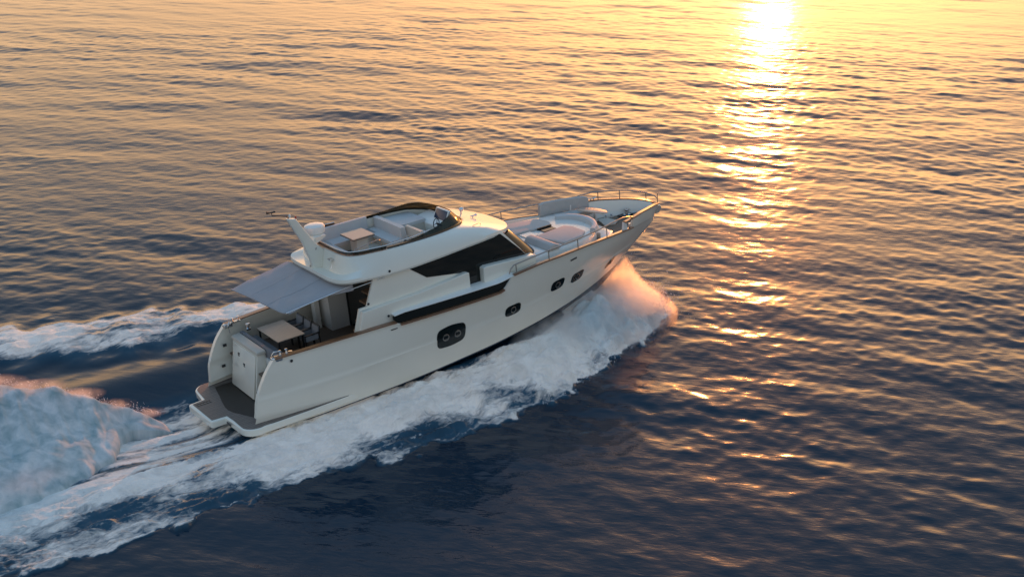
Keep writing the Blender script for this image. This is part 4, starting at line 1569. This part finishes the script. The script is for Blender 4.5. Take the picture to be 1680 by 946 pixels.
VV = np.where(TTt >= 0, vc - TTt * (vc - vb), vc - TTt * (.4 + 2.2 * np.clip(hc, 0, 1)))
front = np.interp(TTt, [0, .10, .25, .45, .56, .66, .80, .93, 1.0, 1.06], [1, .96, .76, .50, .42, .40, .29, .12, -.04, -.3])
back = np.interp(-TTt, [0, .1, .3, .55], [1, .86, .35, -.2])
g = np.where(TTt >= 0, front, back)
k_ = np.clip(hc / .9, 0, 1)
fall = Fbm(42, .3, 1.3, 26, su=.45, sv=4.0)(UU, VV)        # drawn down the face
bA, bB, bC = np.abs(Fbm(43, .8, 1.9, 10)(UU, VV)), np.abs(Fbm(45, .35, .8, 12)(UU, VV)), np.abs(Fbm(46, .15, .35, 16)(UU, VV))
zone = np.interp(TTt, [-.5, -.1, .05, .15, .42, .55, 1.0], [.6, .9, .9, .12, .08, .35, .4])
ZZ = hc * g + k_ * (.03 * fall * ((TTt > .03) & (TTt < .6)) + zone * (.09 * bA + .04 * bB - .05))
ZZ -= .45 * (1 - np.clip(-(UU + 1.3) / 1.2, 0, 1)) + 1.0 * sstep(.95, 1.06, TTt) + .9 * sstep(.42, .55, -TTt) + .8 * sstep(-1.5, -1.25, UU)
XX, YY = from_wake(UU + .04 * np.clip(hc, 0, 1) * bA, VV)


def grid_mesh(name, X, Y, Z, mat):
    n0, n1 = X.shape
    me_ = bpy.data.meshes.new(name)
    me_.vertices.add(n0 * n1)
    me_.vertices.foreach_set('co', np.stack([X.ravel(), Y.ravel(), Z.ravel()], 1).ravel())
    a = np.arange(n0 * n1).reshape(n0, n1)
    q_ = np.stack([a[:-1, :-1], a[1:, :-1], a[1:, 1:], a[:-1, 1:]], -1).reshape(-1, 4)
    me_.loops.add(q_.size); me_.loops.foreach_set('vertex_index', q_.ravel().astype(np.int32))
    me_.polygons.add(len(q_))
    me_.polygons.foreach_set('loop_start', np.arange(0, q_.size, 4, dtype=np.int32))
    me_.polygons.foreach_set('loop_total', np.full(len(q_), 4, dtype=np.int32))
    me_.update(calc_edges=True)
    me_.polygons.foreach_set('use_smooth', np.ones(len(q_), dtype=bool))
    me_.materials.append(mat)
    o = bpy.data.objects.new(name, me_)
    COL.objects.link(o)
    return o


mf, t, b = new_mat('white_water')
out = t.nodes['Material Output']
tc = N(t, 'ShaderNodeNewGeometry').outputs['Position']
wv = mapping(t, tc, (1, 1, .35))
p1 = noise(t, wv, 1.8, 4, .5, .5)
p2 = noise(t, wv, 8, 5, .6, .6)
hh = math_n(t, 'ADD', p1, math_n(t, 'MULTIPLY', p2, .4))
bf = N(t, 'ShaderNodeBump'); bf.inputs['Strength'].default_value = .25; bf.inputs['Distance'].default_value = .02
t.links.new(hh, bf.inputs['Height'])
fs = foam_shader(t, bf.outputs[0])
t.nodes.remove(b)
wv2 = mapping(t, tc, (1.6, 1.6, .22))
p3 = noise(t, wv2, 1.5, 4, .55, .3)
rp = N(t, 'ShaderNodeValToRGB')
rp.color_ramp.elements[0].position = .30; rp.color_ramp.elements[0].color = (.33, .47, .50, 1)
rp.color_ramp.elements[1].position = .68; rp.color_ramp.elements[1].color = (.80, .85, .86, 1)
t.links.new(p3, rp.inputs[0])
d1 = N(t, 'ShaderNodeBsdfDiffuse'); t.links.new(rp.outputs[0], d1.inputs['Color']); t.links.new(bf.outputs[0], d1.inputs['Normal'])
d2 = N(t, 'ShaderNodeBsdfTranslucent'); t.links.new(rp.outputs[0], d2.inputs['Color'])
mx = N(t, 'ShaderNodeMixShader'); mx.inputs[0].default_value = .3
t.links.new(d1.outputs[0], mx.inputs[1]); t.links.new(d2.outputs[0], mx.inputs[2])
t.links.new(mx.outputs[0], out.inputs['Surface'])
plume = grid_mesh('stern_plume', XX, YY, ZZ, mf)
plume['kind'] = 'stuff'
plume['label'] = 'tall heap of white propeller wash rising behind the stern platform'
plume['category'] = 'wake plume'


# ------------------------------------------------------------------ spray and mist volumes
def vol_mat(name, build, col=(1.0, 1.0, 1.0), g=.72):
    m, t, b = new_mat(name)
    t.nodes.remove(b)
    pv = t.nodes.new('ShaderNodeVolumePrincipled')
    pv.inputs['Color'].default_value = tuple(col) + (1,)
    pv.inputs['Anisotropy'].default_value = g
    t.links.new(build(t), pv.inputs['Density'])
    t.links.new(pv.outputs[0], t.nodes['Material Output'].inputs['Volume'])
    return m


def clamp01(t, v):
    c = t.nodes.new('ShaderNodeClamp'); t.links.new(v, c.inputs[0])
    return c.outputs[0]


# bow spray: a tent of mist from the stem out to where it lands
def bow_density(t):
    tc = t.nodes.new('ShaderNodeTexCoord').outputs['Object']
    sp = t.nodes.new('ShaderNodeSeparateXYZ'); t.links.new(tc, sp.inputs[0])
    # object space: radius 1 in plan at the landing edge, z=1 top of the tent at the stem
    r2 = math_n(t, 'SQRT', math_n(t, 'ADD', math_n(t, 'POWER', sp.outputs[0], 2.0), math_n(t, 'POWER', sp.outputs[1], 2.0)))
    top = math_n(t, 'POWER', math_n(t, 'MAXIMUM', math_n(t, 'SUBTRACT', 1.0, r2), 0.001), 1.65)
    hrel = math_n(t, 'DIVIDE', sp.outputs[2], top)
    soft = clamp01(t, math_n(t, 'MULTIPLY', math_n(t, 'SUBTRACT', 1.0, hrel), 1.6))
    soft = math_n(t, 'MULTIPLY', soft, clamp01(t, math_n(t, 'MULTIPLY', math_n(t, 'SUBTRACT', 1.0, r2), 3.0)))
    pw = N(t, 'ShaderNodeNewGeometry').outputs['Position']
    n1 = noise(t, mapping(t, pw, (1, 1, .7)), 2.2, 9, .72, .5)
    nn = clamp01(t, math_n(t, 'MULTIPLY_ADD', n1, 6.0, -2.5))
    return math_n(t, 'MULTIPLY', math_n(t, 'MULTIPLY', soft, nn), SPRAY_D)


def tent(name, cu, cv, cz, su, sv, sz, rot, mat, label):
    bm = bmesh.new()
    nr_, na = 14, 48
    rows = []
    for i in range(nr_ + 1):
        r_i = i / nr_ * .999
        rows.append([bm.verts.new((r_i * math.cos(2 * math.pi * k / na), r_i * math.sin(2 * math.pi * k / na), (1 - r_i) ** 1.65)) for k in range(na)])
    grid_faces(bm, rows, close=True)
    low = [bm.verts.new((v.co.x, v.co.y, -.25)) for v in rows[-1]]
    grid_faces(bm, [rows[-1], low], close=True)
    bm.faces.new(low[::-1])
    bmesh.ops.remove_doubles(bm, verts=bm.verts, dist=1e-4)
    o = bm_obj(name, bm, mat, None, 0)
    x, y = from_wake(cu, cv)
    o.matrix_world = Matrix.Translation((x, y, cz)) @ Matrix.Rotation(R(YAW) + rot, 4, 'Z') @ Matrix.Diagonal((su, sv, sz, 1))
    o['kind'] = 'stuff'
    o['label'] = label
    o['category'] = 'spray'
    return o


sm = vol_mat('spray_mist', bow_density)
tent('bow_spray', 16.7, -.35, .3, 2.35, 2.7, 2.55, R(-25), sm, 'misty bow spray lit orange by the low sun beside the stem')
tent('bow_spray', 14.6, -2.0, .35, 2.6, 1.6, 1.1, R(12), sm, 'low mist hanging over the starboard bow wave')
tent('bow_spray', 17.0, 1.6, .25, 2.2, 2.2, 1.4, R(25), sm, 'spray thrown up on the far side of the stem')


def cloud_density(t):
    tc = t.nodes.new('ShaderNodeTexCoord').outputs['Object']
    ln = t.nodes.new('ShaderNodeVectorMath'); ln.operation = 'LENGTH'; t.links.new(tc, ln.inputs[0])
    soft = clamp01(t, math_n(t, 'MULTIPLY', math_n(t, 'SUBTRACT', 1.0, ln.outputs['Value']), 1.8))
    pw = N(t, 'ShaderNodeNewGeometry').outputs['Position']
    n1 = noise(t, pw, 1.6, 6, .62, .6)
    nn = clamp01(t, math_n(t, 'MULTIPLY_ADD', n1, 3.6, -1.3))
    return math_n(t, 'MULTIPLY', math_n(t, 'MULTIPLY', soft, nn), CLOUD_D)


cm = vol_mat('foam_mist', cloud_density, g=.5)


def cloud(name, cu, cv, cz, su, sv, sz, rot, label):
    bm = bmesh.new()
    bmesh.ops.create_icosphere(bm, subdivisions=3, radius=1.0)
    o = bm_obj(name, bm, cm, None, 0)
    x, y = from_wake(cu, cv)
    o.matrix_world = Matrix.Translation((x, y, cz)) @ Matrix.Rotation(R(YAW) + rot, 4, 'Z') @ Matrix.Diagonal((su, sv, sz, 1))
    o['kind'] = 'stuff'
    o['label'] = label
    o['category'] = 'spray'
    return o


for k_, (cu_, ln_, rr_) in enumerate(((-2.3, .9, .26), (-3.3, 1.0, .30), (-4.3, 1.1, .36), (-5.4, 1.2, .42), (-6.6, 1.3, .46), (-7.9, 1.4, .5))):
    o_ = cloud('crest_mist', cu_, float(np.interp(-cu_, -PU, PC)) - .12, float(np.interp(-cu_, -PU, PZ)) - .06, ln_, rr_ * .9, rr_ * .8, R(-17), 'thin lit mist clinging to the crest of the stern plume')
    o_['group'] = 'mist along the crest of the stern plume'
cloud('plume_mist', -7.4, -.8, .25, 2.4, 1.5, .65, R(15), 'soft white cloud at the foot of the stern plume')
cloud('bow_wave_mist', 12.2, -2.4, .95, 2.6, 1.2, .7, R(10), 'soft mist above the breaking starboard bow wave amidships')
cloud('bow_wave_mist', 15.4, -1.9, 1.2, 2.2, 1.3, .9, R(0), 'thick mist above the breaking starboard bow wave near the stem')

# ------------------------------------------------------------------ flying drops
dr_ = np.random.default_rng(77)
P_, S_ = [], []
def puff(n, uf, vf, zf, size):
    u_ = uf(n); v_ = vf(u_, n); z_ = zf(u_, v_, n)
    x_, y_ = from_wake(u_, v_)
    P_.append(np.stack([x_, y_, z_], 1)); S_.append(dr_.uniform(size[0], size[1], n))


def vo_at(u):
    return np.interp(u, [-8.5, -5, 2.3, 6, 8, 10.4, 12.6, 15, 16.6, 17.8, 19.0], [5.2, 5.3, 5.4, 5.3, 5.5, 5.2, 4.3, 3.5, 3.0, 2.2, .6])


puff(1500, lambda n: dr_.uniform(9, 19, n), lambda u, n: -vo_at(u) * dr_.uniform(.55, 1.05, n), lambda u, v, n: .15 + dr_.exponential(.16, n) * np.interp(u, [6, 17], [.5, 1.6]), (.008, .022))
puff(800, lambda n: dr_.uniform(-9, -1.8, n), lambda u, n: np.interp(-u, -PU, PC) + dr_.normal(0, .18, n), lambda u, v, n: np.interp(-u, -PU, PZ) + dr_.exponential(.06, n), (.006, .016))
puff(2600, lambda n: 17.1 + dr_.normal(0, .75, n), lambda u, n: -.8 + dr_.normal(0, .9, n), lambda u, v, n: .5 + dr_.exponential(.45, n) * np.exp(-np.hypot(u - 16.7, v + .2) / 1.6) * 1.6, (.008, .022))
Pp = np.concatenate(P_); Ss = np.concatenate(S_)
tet = np.array([[1, 1, 1], [1, -1, -1], [-1, 1, -1], [-1, -1, 1]], float) * .6
el = np.where(dr_.uniform(size=len(Pp)) < .35, dr_.uniform(2.0, 5.0, len(Pp)), 1.0)      # some drops drawn out into strands
fl = dr_.normal(0, 1, (len(Pp), 3)) * np.array([.5, .5, .8]) + np.array([-.3, -.3, .5])
fl /= np.linalg.norm(fl, axis=1)[:, None]
tt_ = tet[None] * Ss[:, None, None]
tt_ = tt_ + fl[:, None, :] * (tt_ * fl[:, None, :]).sum(-1, keepdims=True) * (el - 1)[:, None, None]
vv = (Pp[:, None, :] + tt_).reshape(-1, 3)
ff = (np.arange(len(Pp))[:, None, None] * 4 + np.array([[0, 1, 2], [0, 3, 1], [0, 2, 3], [1, 3, 2]])[None]).reshape(-1, 3)
me = bpy.data.meshes.new('water_drops')
me.from_pydata(vv.tolist(), [], ff.tolist())
md, t, b = new_mat('drops')
b.inputs['Base Color'].default_value = (.75, .77, .8, 1)
b.inputs['Roughness'].default_value = .3
nz = noise(t, N(t, 'ShaderNodeNewGeometry').outputs['Position'], 3.0)
mr = N(t, 'ShaderNodeMapRange'); mr.inputs['To Min'].default_value = .2; mr.inputs['To Max'].default_value = .5
t.links.new(nz, mr.inputs['Value']); t.links.new(mr.outputs[0], b.inputs['Roughness'])
tr = N(t, 'ShaderNodeBsdfTranslucent'); tr.inputs['Color'].default_value = (.8, .8, .82, 1)
mx = N(t, 'ShaderNodeMixShader'); mx.inputs[0].default_value = .5
t.links.new(b.outputs[0], mx.inputs[1]); t.links.new(tr.outputs[0], mx.inputs[2])
t.links.new(mx.outputs[0], t.nodes['Material Output'].inputs['Surface'])
drops = bpy.data.objects.new('water_drops', me)
COL.objects.link(drops)
me.materials.append(md)
drops['kind'] = 'stuff'
drops['label'] = 'fine drops of spray flying off the wake crests'
drops['category'] = 'spray'
